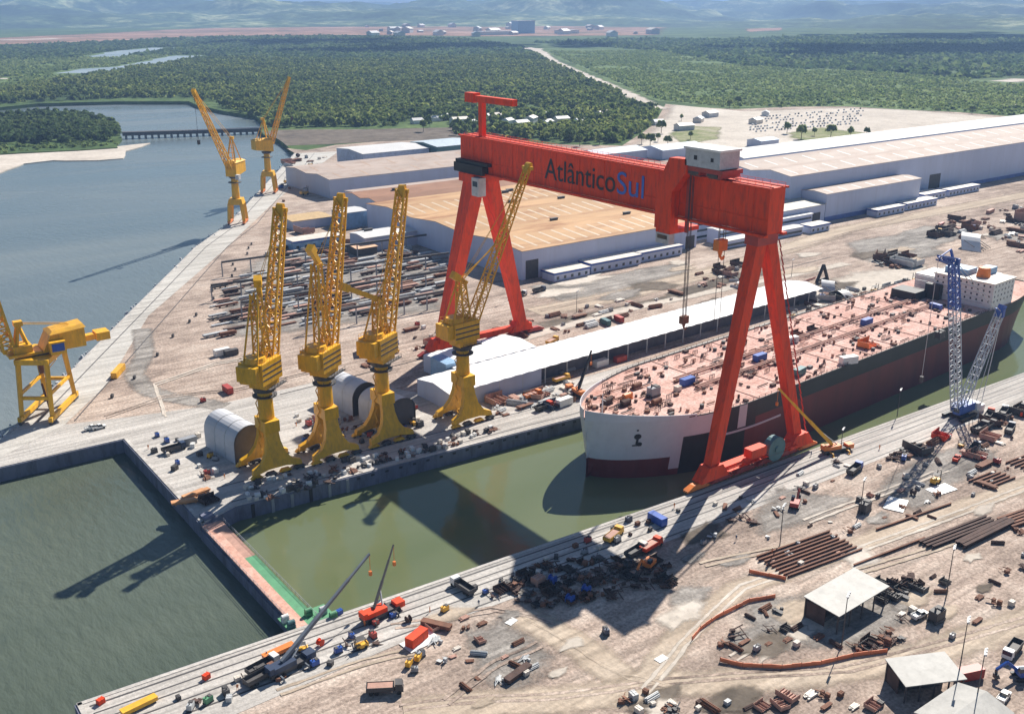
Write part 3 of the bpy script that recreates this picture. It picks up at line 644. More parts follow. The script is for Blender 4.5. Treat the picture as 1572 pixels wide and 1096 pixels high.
# lettering
def lettering(txt, mat, y0, y1, zb, zt, x):
    c = bpy.data.curves.new('lettering', 'FONT'); c.body = txt; c.extrude = 0.04; c.size = 10
    o = bpy.data.objects.new('lettering_curve', c); COL.objects.link(o)
    dg = bpy.context.evaluated_depsgraph_get(); me = bpy.data.meshes.new_from_object(o.evaluated_get(dg)); bpy.data.objects.remove(o)
    xs = [v.co.x for v in me.vertices]; ys = [v.co.y for v in me.vertices]; a, b = min(xs), max(xs); cc, d = 0.0, 7.0
    for v in me.vertices:
        u = (v.co.x - a) / (b - a); q = v.co.y / 7.2
        v.co = Vector((x - v.co.z, y0 + (y1 - y0) * u, zb + (zt - zb) * q)) - GO
    me.materials.clear(); me.materials.append(mat)
    p = bpy.data.objects.new('lettering', me); COL.objects.link(p); p.parent = go; return p
tag(lettering('Atlântico', BLK, 307.6, 267.3, 83.4, 91.6, BX0 - .20), 'black letters reading Atlântico')
tag(lettering('Sul', SULBLUE, 266.2, 252.6, 83.4, 91.6, BX0 - .20), 'blue letters reading Sul')
# legs
def leg(top, foot, w0, d0, w1, d1):
    m = MB(); a, b = Vector(top), Vector(foot)
    m.hexa([(b.x - w1 / 2, b.y - d1 / 2, b.z), (b.x + w1 / 2, b.y - d1 / 2, b.z), (b.x + w1 / 2, b.y + d1 / 2, b.z), (b.x - w1 / 2, b.y + d1 / 2, b.z)],
           [(a.x - w0 / 2, a.y - d0 / 2, a.z), (a.x + w0 / 2, a.y - d0 / 2, a.z), (a.x + w0 / 2, a.y + d0 / 2, a.z), (a.x - w0 / 2, a.y + d0 / 2, a.z)])
    return m.build('leg', RED, go, GO)
leg((246.6, 203.2, 78.5), (228.0, 199.6, 5.6), 4.6, 4.2, 4.0, 3.2); leg((250.6, 203.2, 78.5), (270.2, 199.6, 5.6), 4.2, 4.2, 3.8, 3.2)
leg((245.8, 356.5, 79.2), (229.0, 360.5, 5.6), 6.4, 8.0, 4.8, 4.2); leg((251.2, 356.5, 79.2), (273.0, 360.5, 5.6), 5.8, 8.0, 4.6, 4.2)
m = MB(); m.b0(243.6, 253.0, 200.6, 206.0, 76.2, 79.42); m.build('leg_head', RED_D, go, GO)
m = MB(); m.b0(240.6, 255.5, 350.5, 362, 75.8, 79.42); m.build('leg_head', RED, go, GO)
m = MB(); m.b0(241.2, 254.5, 345.5, 366.6, 79.44, 83.2); m.b0(242.0, 244.4, 343.0, 366.4, 83.3, 84.6); m.build('machinery_deck', BLK, go, GO)
m = MB(); m.b0(239.4, 243.2, 345.6, 350.6, 71.0, 78.6); m.build('lift_cabin', LGREY, go, GO)
m = MB(); m.b0(239.36, 239.396, 346.4, 349.8, 75.0, 77.2); m.build('window', GLASS, go, GO)
for yc, x0, x1, lab in ((199.2, 216, 282, 'near'), (361.2, 216, 288, 'far')):
    m = MB()
    m.b0(x0 + 9, x1 - 9, yc - 1.5, yc + 1.5, 3.2, 5.6)
    for xx in (228, 271 if lab == 'near' else 273): m.box((xx, yc, 5.1), (13, 4.4, 4.6), top=(6.2, 4.2))
    m.build('sill_beam', RED, go, GO)
    for k in range(6):
        xx = x0 + (x1 - x0) * (k + .5) / 6
        b = MB(); b.box((xx, yc, 2.0), (9.4, 2.4, 1.2), top=(4.0, 2.0)); b.b0(xx - 4.9, xx + 4.9, yc - 1.0, yc + 1.0, 0.75, 1.35)
        bo = b.build('bogie', ORANGE if lab == 'near' and k in (0, 5) else RED_D, go, GO)
        for q in range(4):
            wv = MB(); wv.cyl((xx - 3.6 + q * 2.4, yc - .7, 0.85), (xx - 3.6 + q * 2.4, yc + .7, 0.85), 0.68, n=10); wv.build('wheel', DK, bo, GO)
m = MB(); m.b0(243, 250.5, 195.6, 198.9, 6.2, 9.2); m.build('drive_house', RED, go, GO)
m = MB(); m.cyl((256.6, 196.2, 6.0), (256.6, 199.0, 6.0), 4.3, n=20); m.cyl((256.6, 195.9, 6.0), (256.6, 199.3, 6.0), 1.0, n=12); m.build('cable_reel', TEAL, go, GO)
m = MB(); m.bar((233, 196.8, 4.4), (268, 196.8, 4.4), 1.2, 0.12)
for k in range(15): m.bar((233 + k * 2.5, 196.3, 4.4), (233 + k * 2.5, 196.3, 5.5), 0.07)
m.bar((233, 196.3, 5.5), (268, 196.3, 5.5), 0.08); m.build('walkway', RED, go, GO)
m = MB()
for k in range(24):
    z0 = 8 + k * 2.9; s = k / 24
    m.bar((273.4 - 20.5 * s, 197.6 + 2.2 * s, z0), (272.8 - 20.5 * (s + .04), 197.6 + 2.2 * s, z0 + 2.9), 0.5, 0.12)
m.build('stair', RED_D, go, GO)
# maintenance jib at the far end
m = MB(); m.b0(246.6, 248.8, 353.0, 355.4, BZ1, 108.4); m.build('jib_post', RED, go, GO)
m = MB(); m.b0(246.4, 249.0, 331.5, 364.0, 108.4, 111.0); m.b0(246.0, 249.4, 358.0, 364.6, 108.0, 111.9); m.build('jib_arm', RED, go, GO)
# upper trolley with its winch house
m = MB()
for y in (229, 225, 221, 216): m.b0(241.2, 250.2, y - .6, y + .6, 95.2, 97.8)
m.b0(241, 250.4, 214.5, 230.5, 96.4, 97.8); m.build('trolley_frame', RED_D, go, GO)
m = MB()
for y in (227, 219): m.cyl((242.5, y - 2.2, 96.2), (242.5, y + 2.2, 96.2), 1.5, n=14)
m.build('rope_drum', DK, go, GO)
wh = MB(); wh.b0(240.6, 249.6, 215.6, 230.4, 98.0, 103.4); who = wh.build('winch_house', LGREY, go, GO)
m = MB(); m.b0(240.1, 250.1, 215.1, 230.9, 103.42, 104.1); m.build('roof', WHITE, who, GO)
m = MB(); m.b0(240.55, 240.596, 225.2, 226.6, 100.2, 101.6); m.b0(240.55, 240.596, 218.2, 219.4, 100.2, 101.4); m.build('window', BLK, who, GO)
# trolley bracket reaching down the near face
P0 = [(237.4, 99.6), (229.8, 99.9), (229.4, 95.8), (235.6, 88.6), (235.6, 75.6), (243.0, 75.6), (243.0, 88.8)]
m = MB(); m.extr([(240.6, y, z) for y, z in P0], (3.7, 0, 0)); m.build('trolley_bracket', RED, go, GO)
m = MB(); m.b0(241.0, 255.0, 236.0, 242.6, 74.2, 75.58); m.build('lower_trolley', RED, go, GO)
m = MB(); m.b0(240.9, 243.6, 236.2, 242.4, 70.6, 74.18); m.build('trolley_cabin', LGREY, go, GO)
m = MB(); m.b0(240.86, 240.896, 237.0, 241.6, 72.2, 73.6); m.build('cabin_window', GLASS, go, GO)
# hooks
def hook(y, x, z, mat, ropes, ztop=80.0, s=1.0):
    m = MB()
    for dx in ropes: m.bar((x + dx, y, z + 1.5), (x + dx, y, ztop), 0.17)
    m.build('hoist_rope', DK, go, GO)
    m = MB(); m.b0(x - 1.5 * s, x + 1.5 * s, y - .9 * s, y + .9 * s, z - 1.0 * s, z + 1.6 * s); m.cyl((x, y, z - 2.4 * s), (x, y, z - 1.0 * s), 0.35 * s, 0.7 * s, 8)
    m.bar((x, y, z - 2.4 * s), (x + .9 * s, y, z - 3.4 * s), .5 * s); m.bar((x + .9 * s, y, z - 3.4 * s), (x + 1.5 * s, y, z - 2.6 * s), .4 * s)
    m.build('hook_block', mat, go, GO)
p = at_x(1050, 492, 243.0); hook(p.y, 243.0, p.z, RUST, (-.9, .9, -.4, .4), 98)
p = at_x(1106, 378, 243.0); hook(p.y, 243.0, p.z, ORANGE, (-1.1, 1.1), 80, 1.35)
p = at_x(1103, 455, 246.0); m = MB()
for d in (-1.2, 1.2): m.bar((246, p.y + d, p.z - 10), (246, p.y + d, 80), 0.14)
m.build('hoist_rope', DK, go, GO)
m = MB()
y = at_x(1057, 280, BX0 - .5).y
m.b0(BX0 - .5, BX0 - .18, y - .7, y + .7, BZ0 - 5, BZ1 - .5); m.build('cable_tray', RED_D, go, GO)

# ------------------------------------------------------------------ tanker in the dock
SO = Vector((203.0, 235.0, 0)); SYAW = R(3.3)
ship = thing('tanker_ship', 'unfinished tanker with pink red deck and white primed bow in the dry dock', 'ship', SO, SYAW)
SL, SB, SD = 292.0, 26.0, 16.6
def hb(x, z):
    """half breadth at x metres from the bow and height z"""
    f = (z + 8) / (SD + 8); x0 = 1.5 + 4.5 * (1 - f); L0 = 58 + 8 * (1 - f)
    u = max(0.0, (x - x0) / L0)
    b = SB * (1 - (1 - min(1, u)) ** 2.0) ** 0.7 if u > 0 else 0.0
    s = max(0.0, min(1.0, (x - (SL - 50)) / 50)); b *= 1 - s ** 2.0 * (0.34 + 0.6 * (1 - f))
    if z < -5: b *= 0.97
    return b
xs = [1.5, 2.2, 3, 4, 5.2, 6.6, 8, 9.6, 11.5, 13.5, 16, 19, 22, 25.5, 29, 33, 37, 41, 46, 51] + [55 + 5 * k for k in range(34)] + [228, 234, 240, 246, 252, 257, 262, 266, 270, 275, 280, 285, 290, 292]
zs = [-8, -6.5, -5, -3.8, -2.6, -1.4, -0.2, 1, 2.2, 3.4, 4.6, 5.8, 7, 8.2, 9.4, 10.6, 11.8, 13, 14.2, 15.4, 16.5, SD]
def hull_face(x, z):
    if x > 62 or (x > 57 and z < 7): return 2 if z > 10.2 else 0
    if z < 2.4 and x < 24: return 0
    if x < 22: return 1
    if x < 31: return 1 if z > -2.6 else 0
    if x < 41 and 9.2 < z: return 1
    if 51 < x < 56.5 and z > 8: return 1
    return 2
m = MB()
for sd in (-1, 1):
    base = len(m.v)
    for z in zs:
        for x in xs: m.v.append((x + (1.5 + 4.5 * (1 - (z + 8) / (SD + 8)) - 1.5 if x < 3 else 0) * (3 - x) / 1.5 if x < 3 else x, sd * hb(x if x >= 3 else max(x, 1.5 + 4.5 * (1 - (z + 8) / (SD + 8))), z), z))
    n_ = len(xs)
    for i in range(len(zs) - 1):
        for j in range(n_ - 1):
            a = base + i * n_ + j; q = (a, a + 1, a + 1 + n_, a + n_)
            m.f.append(q if sd < 0 else q[::-1]); m.mi.append(hull_face((xs[j] + xs[j + 1]) / 2, (zs[i] + zs[i + 1]) / 2))
i0 = 0; k0 = len(zs) * len(xs)
for i in range(len(zs) - 1):                                  # transom
    a, b = i * len(xs) + len(xs) - 1, k0 + i * len(xs) + len(xs) - 1
    m.f.append((a, b, b + len(xs), a + len(xs))); m.mi.append(2)
m.build('hull', [HULLR, HULLW, HULLK], ship)
m = MB(); top = [(x, -hb(x, SD) + 0.12) for x in xs[2:]] + [(x, hb(x, SD) - 0.12) for x in xs[:1:-1]]; m.face([(x, y, SD - 0.03) for x, y in top]); m.build('deck', DECK, ship)
def deck_edge(m, x0, x1, z0, z1, th, sides=(-1, 1), step=3):
    for sd in sides:
        k = int((x1 - x0) / step)
        for j in range(k):
            a, b = x0 + j * step, x0 + (j + 1) * step
            m.bar((a, sd * (hb(a, SD) - .15), (z0 + z1) / 2), (b, sd * (hb(b, SD) - .15), (z0 + z1) / 2), th, z1 - z0)
m = MB(); 
for sd in (-1, 1):
    for j in range(24):
        a, b = 1.6 + j * 1.3, 2.9 + j * 1.3
        ha, hb_ = (0.9 + 2.8 * max(0, 1 - q / 33) ** 1.2 for q in (a, b))
        ya, yb = sd * (hb(a, SD) - .02), sd * (hb(b, SD) - .02); oa, ob = (0.0, 0.0)
        m.hexa([(a, ya, SD - .02), (b, yb, SD - .02), (b, yb - sd * .3, SD - .02), (a, ya - sd * .3, SD - .02)], [(a, ya, SD + ha), (b, yb, SD + hb_), (b, yb - sd * .3, SD + hb_), (a, ya - sd * .3, SD + ha)])
m; m.build('bulwark', HULLW, ship)
m = MB(); deck_edge(m, 30, 228, SD - .02, SD + .35, 0.35, step=6); tag(m.build('deck_edge', HULLK, ship), kind='stuff')
m = MB()
for sd in (-1, 1):
    for k in range(60):
        x = 31 + k * 3.4; m.bar((x, sd * (hb(x, SD) - .3), SD), (x, sd * (hb(x, SD) - .3), SD + 1.25), 0.12)
    for z in (0.7, 1.25):
        for k in range(59): m.bar((31 + k * 3.4, sd * (hb(31 + k * 3.4, SD) - .3), SD + z), (34.4 + k * 3.4, sd * (hb(34.4 + k * 3.4, SD) - .3), SD + z), 0.07)
m.build('railing', RUST_D, ship)
m = MB()
for k in range(24): 
    a, b = 41 + k * 1.4, 42.4 + k * 1.4
    m.bar((a, -hb(a, 7.3) - .05, 7.3), (b, -hb(b, 7.3) - .05, 7.3), 0.4, 0.7)
m.build('white_strake', HULLW, ship)
# bow mark: a small round sign over a block
m = MB(); x = 13.2; y = -hb(x, 11) - .1
def hp(x, z, o=.06): return Vector((x, -hb(x, z) - o, z))
def disc(cx, cz, r):
    m.face([hp(cx + r * math.cos(-t), cz + r * math.sin(-t), .18) for t in [k * .5236 for k in range(12)]])
disc(14.2, 11.2, 1.05); disc(15.0, 8.3, .8); m.face([hp(13.9, 8.2, .17), hp(14.6, 8.2, .17), hp(14.6, 10.6, .17), hp(13.9, 10.6, .17)]); disc(13.9, 13.6, .35)
m.face([hp(13.0, 7.6, .19), hp(15.7, 7.6, .19), hp(15.7, 8.1, .19), hp(13.0, 8.1, .19)])
m.build('bow_mark', BLK, ship)
# accommodation block
ax = 231
so = MB(); so.b0(ax, ax + 20, -25.2, 3, SD - .02, SD + 11.6); so.b0(ax + 3, ax + 20, 3.01, 14, SD - .02, SD + 9); sup = so.build('superstructure', WHITE, ship)
for fl in range(4):
    for k in range(10):
        y = -23.5 + k * 2.75; m = MB(); m.b0(ax - .05, ax - .004, y - .38, y + .38, SD + 3 + fl * 2.3, SD + 3.9 + fl * 2.3); m.build('window', GLASS, sup)
    for k in range(6):
        x = ax + 2 + k * 3.2; m = MB(); m.b0(x - .38, x + .38, -25.25, -25.204, SD + 3 + fl * 2.3, SD + 3.9 + fl * 2.3); m.build('window', GLASS, sup)
m = MB(); m.b0(ax - .8, ax + 20.5, -25.8, 3.5, SD + 11.6, SD + 12.1); m.build('roof', CREAM, sup)
m = MB(); m.b0(ax + 5, ax + 14, -10, 1, SD + 12.12, SD + 14.6); m.b0(ax + 15, ax + 21, -16, -11, SD + 12.12, SD + 15); m.build('deckhouse', LBLUE, sup)
m = MB(); m.cyl((ax + 9, -15.5, SD + 12.1), (ax + 9, -15.5, SD + 16.4), 3.1, 2.5, 12); m.build('tank', ORANGE, sup)
m = MB()
for z in (3.0, 5.3, 7.6, 9.9): m.b0(ax - .3, ax - .006, -21, 12, SD + z - 0.9, SD + z - .75)
tag(m.build('floor_ledge', LGREY, sup), kind='stuff')
m = MB(); m.b0(ax + 24, ax + 36, -12, 11, SD - .02, SD + 8.5); m.b0(ax + 38, ax + 43, -8, 8, SD - .02, SD + 3); m.build('engine_casing', WHITE, ship)
m = MB(); m.b0(ax - 14, ax - 4, 4, 16, SD - .02, SD + 4); m.b0(ax - 3.8, ax - .5, -2, 5, SD - .02, SD + 7); m.build('black_block', BLK, ship)
# deck fittings
g = random.Random(3); fit = {0: MB(), 1: MB(), 2: MB(), 3: MB()}
for k in range(460):
    x = g.uniform(8, 222); y = g.uniform(-1, 1) * (hb(x, SD) - 1.6); c = g.choice((0, 0, 0, 1, 1, 2, 3)); f = fit[c]; q = g.random()
    if q < .35: f.box((x, y, SD + .5), (g.uniform(.6, 2.6), g.uniform(.5, 1.8), g.uniform(.5, 1.2)), g.choice((0, 0, .6)))
    elif q < .6: f.cyl((x, y, SD), (x, y, SD + g.uniform(.5, 1.6)), g.uniform(.3, .8), n=9)
    elif q < .8: L_ = g.uniform(3, 8); f.cyl((x, y, SD + .5), (x + L_, y, SD + .5), .22, n=6)
    else:
        for j in range(4): f.bar((x + j * .9, y, SD), (x + j * .9, y, SD + 1.5), .16)
        f.bar((x, y, SD + 1.5), (x + 2.7, y, SD + 1.5), .2)
for c, mt in enumerate((RUST_D, RUST, DK, RUST_P)): tag(fit[c].build('deck_fitting', mt, ship), kind='stuff')
for y in (-6, -4.8, 4.2, 5.6):
    m = MB(); m.cyl((52, y, SD + 1.1), (218, y, SD + 1.1), 0.3, n=6)
    for k in range(16): m.bar((54 + k * 10, y, SD), (54 + k * 10, y, SD + 1), .25)
    m.build('deck_pipe', RUST_P, ship)
for k in range(9):
    x = 62 + k * 18; m = MB(); m.bar((x, -25.2, SD + .1), (x, 25.2, SD + .1), 0.4, 0.2); m.build('deck_girder', RUST_P, ship)
for k, (x, y) in enumerate(((26, 4), (30, -6), (21, 0), (36, 9), (17, 5))):
    m = MB(); m.cyl((x - 1.6, y, SD + 1.2), (x + 1.6, y, SD + 1.2), 1.0, n=12); m.b0(x - 2.2, x + 2.2, y - 1.1, y + 1.1, SD - .02, SD + .5); m.b0(x + 1.7, x + 2.3, y - .7, y + .7, SD + .5, SD + 2.1); m.build('windlass', (ORANGE, RUST, RUST_D, RUST, RUST_D)[k], ship)
m = MB(); m.cyl((10, 0, SD), (10, 0, SD + 7), .3, .15, 8); m.bar((10, -1.4, SD + 5), (10, 1.4, SD + 5), .15); m.build('foremast', LGREY, ship)
SHIP_M = Matrix.Translation(SO) @ Matrix.Rotation(SYAW, 4, 'Z')

# ------------------------------------------------------------------ yellow level luffing cranes
def dock_crane(loc, phi, tip, label, zh=29.5, arm=None, cab=GREY, jw=(4.4, 3.2), solid=True):
    """two bell shaped legs, a round column, slewing house, mast with a counterweight lever and a lattice jib; phi = heading of the jib"""
    t = thing('dock_crane', label, 'crane', loc, 0, 'yellow cranes on the far side of the dock')
    prof = [(-8.6, 1.5), (-8.4, 3.2), (-5.2, 4.6), (-3.3, 7.4), (-2.4, 11), (-2.1, 17.0), (2.1, 17.0), (2.4, 11), (3.3, 7.4), (5.2, 4.6), (8.4, 3.2), (8.6, 1.5), (3.0, 2.6), (-3.0, 2.6)]
    for sd in (-1, 1):
        yo = lambda z: sd * (6.9 - 3.9 * z / 17.0); yi = lambda z: sd * (5.1 - 4.2 * z / 17.0)
        m = MB(); a = [(x, yo(z), z) for x, z in prof]; b = [(x, yi(z), z) for x, z in prof]
        m.hexa(a if sd < 0 else a[::-1], b if sd < 0 else b[::-1]) if False else m.hexa(b if sd < 0 else b[::-1], a if sd < 0 else a[::-1])
        m.build('leg', YEL, t)
        for k in range(4):
            x = -7.6 + k * 5.07; y = sd * 6.2
            b_ = MB(); b_.box((x, y, 1.25), (4.2, 1.5, .9), top=(2.4, 1.4)); bo = b_.build('bogie', DK if k % 2 else YEL, t)
            for q in (-1.1, 1.1):
                wv = MB(); wv.cyl((x + q, y - .5, .62), (x + q, y + .5, .62), .5, n=8); wv.build('wheel', BLK, bo)
    m = MB(); m.b0(-2.6, 2.6, -4.2, 4.2, 14.2, 18.2); m.build('cross_beam', YEL, t)
    m = MB(); m.cyl((0, 0, 15), (0, 0, zh - 1.6), 2.7, 2.35, 16); m.build('column', YEL, t)
    m = MB(); m.cyl((0, 0, zh - 3.4), (0, 0, zh - 3.1), 4.0, 4.0, 16); m.cyl((0, 0, zh - 1.6), (0, 0, zh), 3.5, 3.9, 18)
    for k in range(12): a = k * .5236; m.bar((3.9 * math.cos(a), 3.9 * math.sin(a), zh - 3.1), (3.9 * math.cos(a), 3.9 * math.sin(a), zh - 2), .1)
    m.build('slewing_ring', DK, t)
    m = MB()
    for k in range(10): m.bar((-2.9, -1.0 + 2 * (k % 2), 3 + k * 2.3), (-2.9, 1.0 - 2 * (k % 2), 5.3 + k * 2.3), .35, .1)
    m.build('stair', YEL, t)
    c, s = math.cos(phi), math.sin(phi)
    L = lambda x, y, z: (x * c - y * s, x * s + y * c, z)            # x ahead (towards the jib), y to the side
    def bx(m, x0, x1, y0, y1, z0, z1, tp=1.0):
        xm, ym = (x0 + x1) / 2, (y0 + y1) / 2
        ring = lambda z, k: [L(xm + (x0 - xm) * k, ym + (y0 - ym) * k, z), L(xm + (x1 - xm) * k, ym + (y0 - ym) * k, z), L(xm + (x1 - xm) * k, ym + (y1 - ym) * k, z), L(xm + (x0 - xm) * k, ym + (y1 - ym) * k, z)]
        m.hexa(ring(z0, 1.0), ring(z1, tp))
    m = MB(); bx(m, -3.6, 4.2, -3.2, 3.2, zh + .02, zh + 2.4); bx(m, -6.8, 4.6, -4.4, 4.4, zh + 2.42, zh + 9.6); bx(m, -9.4, -6.82, -3.6, 3.6, zh + 4.2, zh + 9.2)
    ho = m.build('machine_house', YEL, t)
    m = MB(); m.cyl(L(-3.6, 0, zh + 9.62), L(-3.6, 0, zh + 11.2), 3.6, 3.2, 16); m.build('winch_drum', YEL, ho)
    m = MB()
    for y in (-4.3, 4.3):
        m.bar(L(-6.7, y, zh + 10.7), L(4.5, y, zh + 10.7), .1)
        for k in range(8): m.bar(L(-6.7 + k * 1.6, y, zh + 9.6), L(-6.7 + k * 1.6, y, zh + 10.7), .09)
    m.build('railing', YEL, ho)
    m = MB()
    for k in range(3): bx(m, -6.6, 4.4, -4.46, -4.404, zh + 4 + k * 1.8, zh + 4.5 + k * 1.8)
    tag(m.build('vent', DK, ho), kind='stuff')
    m = MB(); bx(m, 1.0, 5.4, 4.42, 7.0, zh + .8, zh + 4.6); cb = m.build('cab', cab, t)
    m = MB(); bx(m, 5.41, 5.46, 4.7, 6.8, zh + 2.2, zh + 4.2); m.build('window', GLASS, cb)
    m = MB(); bx(m, -4.4, 4.6, -5.9, -4.42, zh + .6, zh + .8)
    for k in range(6): m.bar(L(-4.3 + k * 1.7, -5.8, zh + .8), L(-4.3 + k * 1.7, -5.8, zh + 1.9), .1)
    m.bar(L(-4.3, -5.8, zh + 1.9), L(4.5, -5.8, zh + 1.9), .1); m.build('platform', DK, t)
    mz = zh + 9.6; mt = arm[0] if arm else mz + 17
    m = MB(); m.lattice(L(0.6, 0, mz), L(-.4, 0, mt), 4.4, 2.6, 6, .24, h0=3.4, h1=2.2, up=(c, s, 0)); m.build('mast', YEL, t)
    m = MB()
    for y in (-2.6, 2.6): m.bar(L(-6.2, y, mz), L(-1.2, y * .5, mt - 1), .45)
    m.build('back_stay', YEL, t)
    ab = Vector(arm[1]) if arm else Vector(L(-8, 0, mt + 3)); a0 = Vector(L(2.2, 0, mt - 1.5)); d = (ab - a0)
    m = MB(); m.bar(a0, ab, 1.5, 1.7); m.bar(ab - d.normalized() * 2.6, ab + d.normalized() * .4, 2.4, 2.6); m.build('counterweight_lever', YEL, t)
    tp = Vector(tip); p0 = Vector(L(4.4, 0, zh + 7.5)); dj = (tp - p0); n_ = 16
    m = MB(); m.lattice(p0, tp, jw[0], jw[1], n_, .30 if solid else .2, h0=jw[0] * .75, h1=jw[1] * .7); j = m.build('jib', YEL, t)
    m = MB(); dn = dj.normalized(); side = dn.cross(Vector((0, 0, 1))).normalized()
    m.bar(tp - side * 2.6, tp + side * 2.6, 1.0, 1.3); m.bar(tp - dn * 2.2, tp + dn * 1.2, 2.6, 1.6); m.cyl(tp - side * 1.2 + dn * 1.2, tp + side * 1.2 + dn * 1.2, .9, n=10); m.build('jib_head', YEL, j)
    m = MB(); 
    for q in (-.8, .8): m.bar(Vector(L(-.4, q, mt)), p0.lerp(tp, .55) + side * q, .28); m.bar(Vector(L(-.2, q, mt)), tp + side * q * .8, .12)
    m.build('stay_rope', YEL, t)
    return t
for i, (px, py, tp, Yt, arm, lab) in enumerate([
    (416, 718, (430, 322), 306, ((395, 428), (425, 452)), 'yellow dock crane nearest the dock gate, beside the first grey tent'),
    (505, 696, (523, 306), 304, ((476, 381), (525, 405)), 'yellow dock crane second from the dock gate'),
    (590, 672, (617, 293), 304, ((525, 440), (575, 465)), 'yellow dock crane third from the gate, between two grey tents')]):
    b = at(px, py); tip = at_y(*tp, Yt) - b; a1 = at_y(*arm[0], b.y - 2) - b; a2 = at_y(*arm[1], b.y - 1) - b
    dock_crane(b, math.atan2(tip.y, tip.x), tip, lab, arm=(a2.z + 1.2, a1))
b = at(712, 643); tip = at_y(810, 258, b.y + 3) - b; mt = at_y(722, 428, b.y) - b
dock_crane(b, math.atan2(tip.y, tip.x), tip, 'yellow dock crane with its jib leaning right before the red gantry leg', arm=(mt.z, Vector((-3.5, 0, mt.z + 2.5))), cab=LBLUE, jw=(4.0, 2.0), solid=False)

def quay_crane(loc, rot, phi, tip, label, hp=14.5, zh=33.5):
    t = thing('quay_crane', label, 'crane', loc, 0, 'yellow cranes on the river quay')
    c, s = math.cos(rot), math.sin(rot); Q = lambda x, y, z: (x * c - y * s, x * s + y * c, z)
    for sx in (-1, 1):
        for sy in (-1, 1):
            m = MB(); m.bar(Q(sx * 5.6, sy * 5.2, 2.4), Q(sx * 4.4, sy * 4.2, hp), 1.9, 1.6, 2.3, 2.0); lg = m.build('leg', YEL, t)
    for sy in (-1, 1):
        m = MB(); m.bar(Q(-7.2, sy * 5.2, 1.9), Q(7.2, sy * 5.2, 1.9), 1.5, 1.6); m.build('sill_beam', ORANGE, t)
        for q in (-5.8, 5.8):
            m = MB(); m.bar(Q(q - 1.7, sy * 5.2, .65), Q(q + 1.7, sy * 5.2, .65), 1.0, .9); m.build('bogie', DK, t)
    m = MB(); m.hexa([Q(-5.6, -5.2, hp - .5), Q(5.6, -5.2, hp - .5), Q(5.6, 5.2, hp - .5), Q(-5.6, 5.2, hp - .5)], [Q(-4.6, -4.4, hp + 3.4), Q(4.6, -4.4, hp + 3.4), Q(4.6, 4.4, hp + 3.4), Q(-4.6, 4.4, hp + 3.4)]); m.build('portal_top', YEL, t)
    m = MB(); m.cyl((0, 0, hp + 3), (0, 0, zh - 1.5), 2.8, 2.4, 14); m.build('column', YEL, t)
    m = MB(); m.cyl((0, 0, zh - 4.6), (0, 0, zh - 4.2), 4.6, n=14); m.cyl((0, 0, zh - 1.5), (0, 0, zh), 3.2, 4.2, 16); m.build('slewing_ring', DK, t)
    c2, s2 = math.cos(phi), math.sin(phi); L = lambda x, y, z: (x * c2 - y * s2, x * s2 + y * c2, z)
    m = MB(); m.hexa([L(-11, -4, zh + 2.2), L(4.4, -4, zh + .1), L(4.4, 4, zh + .1), L(-11, 4, zh + 2.2)], [L(-11, -4, zh + 9.6), L(4.4, -4, zh + 9.6), L(4.4, 4, zh + 9.6), L(-11, 4, zh + 9.6)]); ho = m.build('machine_house', YEL, t)
    m = MB(); m.hexa([L(-11.4, -4.4, zh + 9.62), L(4.8, -4.4, zh + 9.62), L(4.8, 4.4, zh + 9.62), L(-11.4, 4.4, zh + 9.62)], [L(-10, -1.4, zh + 11), L(3, -1.4, zh + 11), L(3, 1.4, zh + 11), L(-10, 1.4, zh + 11)]); m.build('roof', YEL, ho)
    m = MB(); m.hexa([L(3.4, 4.1, zh - 1.4), L(7, 4.1, zh - 1.4), L(7, 6.6, zh - 1.4), L(3.4, 6.6, zh - 1.4)], [L(3.4, 4.1, zh + 1.8), L(7, 4.1, zh + 1.8), L(7, 6.6, zh + 1.8), L(3.4, 6.6, zh + 1.8)]); m.build('cab', LGREY, t)
    m = MB(); top = L(-.5, 0, zh + 26)
    for y in (-3, 3): m.bar(L(2.5, y, zh + 9.6), (top[0] + y * .2 * -s2, top[1] + y * .2 * c2, top[2]), .8); m.bar(L(-7, y, zh + 9.6), (top[0] + y * .2 * -s2, top[1] + y * .2 * c2, top[2]), .55)
    for k in range(1, 5): m.bar(L(2.5 - .6 * k, -3 + .5 * k, zh + 9.6 + k * 3.3), L(2.5 - .6 * k, 3 - .5 * k, zh + 9.6 + k * 3.3), .35)
    m.bar(L(-1.6, -1.2, zh + 26), L(-1.6, 1.2, zh + 26), 2.2, 1.8); m.build('mast', YEL, t)
    tp = Vector(tip); p0 = Vector(L(4.6, 0, zh + 6)); m = MB(); m.lattice(p0, tp, 4.2, 2.2, 16, .27, h0=3, h1=1.6); j = m.build('jib', YEL, t)
    dn = (tp - p0).normalized(); sd = dn.cross(Vector((0, 0, 1))).normalized()
    m = MB(); m.bar(tp - dn * 2, tp + dn * 2, 2.4, 2.2); m.build('jib_head', YEL, j)
    m = MB()
    for q in (-.9, .9): m.bar(Vector(top) + sd * q, tp + sd * q * .8, .2)
    m.build('stay_rope', YEL, t)
    m = MB(); m.bar(tp + dn, Vector((tp.x + dn.x, tp.y + dn.y, tp.z - 30)), .16); m.box((tp.x + dn.x, tp.y + dn.y, tp.z - 31.4), (1.6, 1.6, 2.8)); m.build('hook', DK, t)
    return t
RA = R(57)
b = at(366, 343); tip = at_y(298, 142, 655) - b; quay_crane(b, RA, math.atan2(tip.y, tip.x) , tip, 'distant yellow quay crane leaning its long jib left over the river')
b = at(414, 296); tip = at_y(443, 122, 790) - b; quay_crane(b, RA, math.atan2(tip.y, tip.x), tip, 'farthest yellow quay crane, jib raised to the right against the forest')

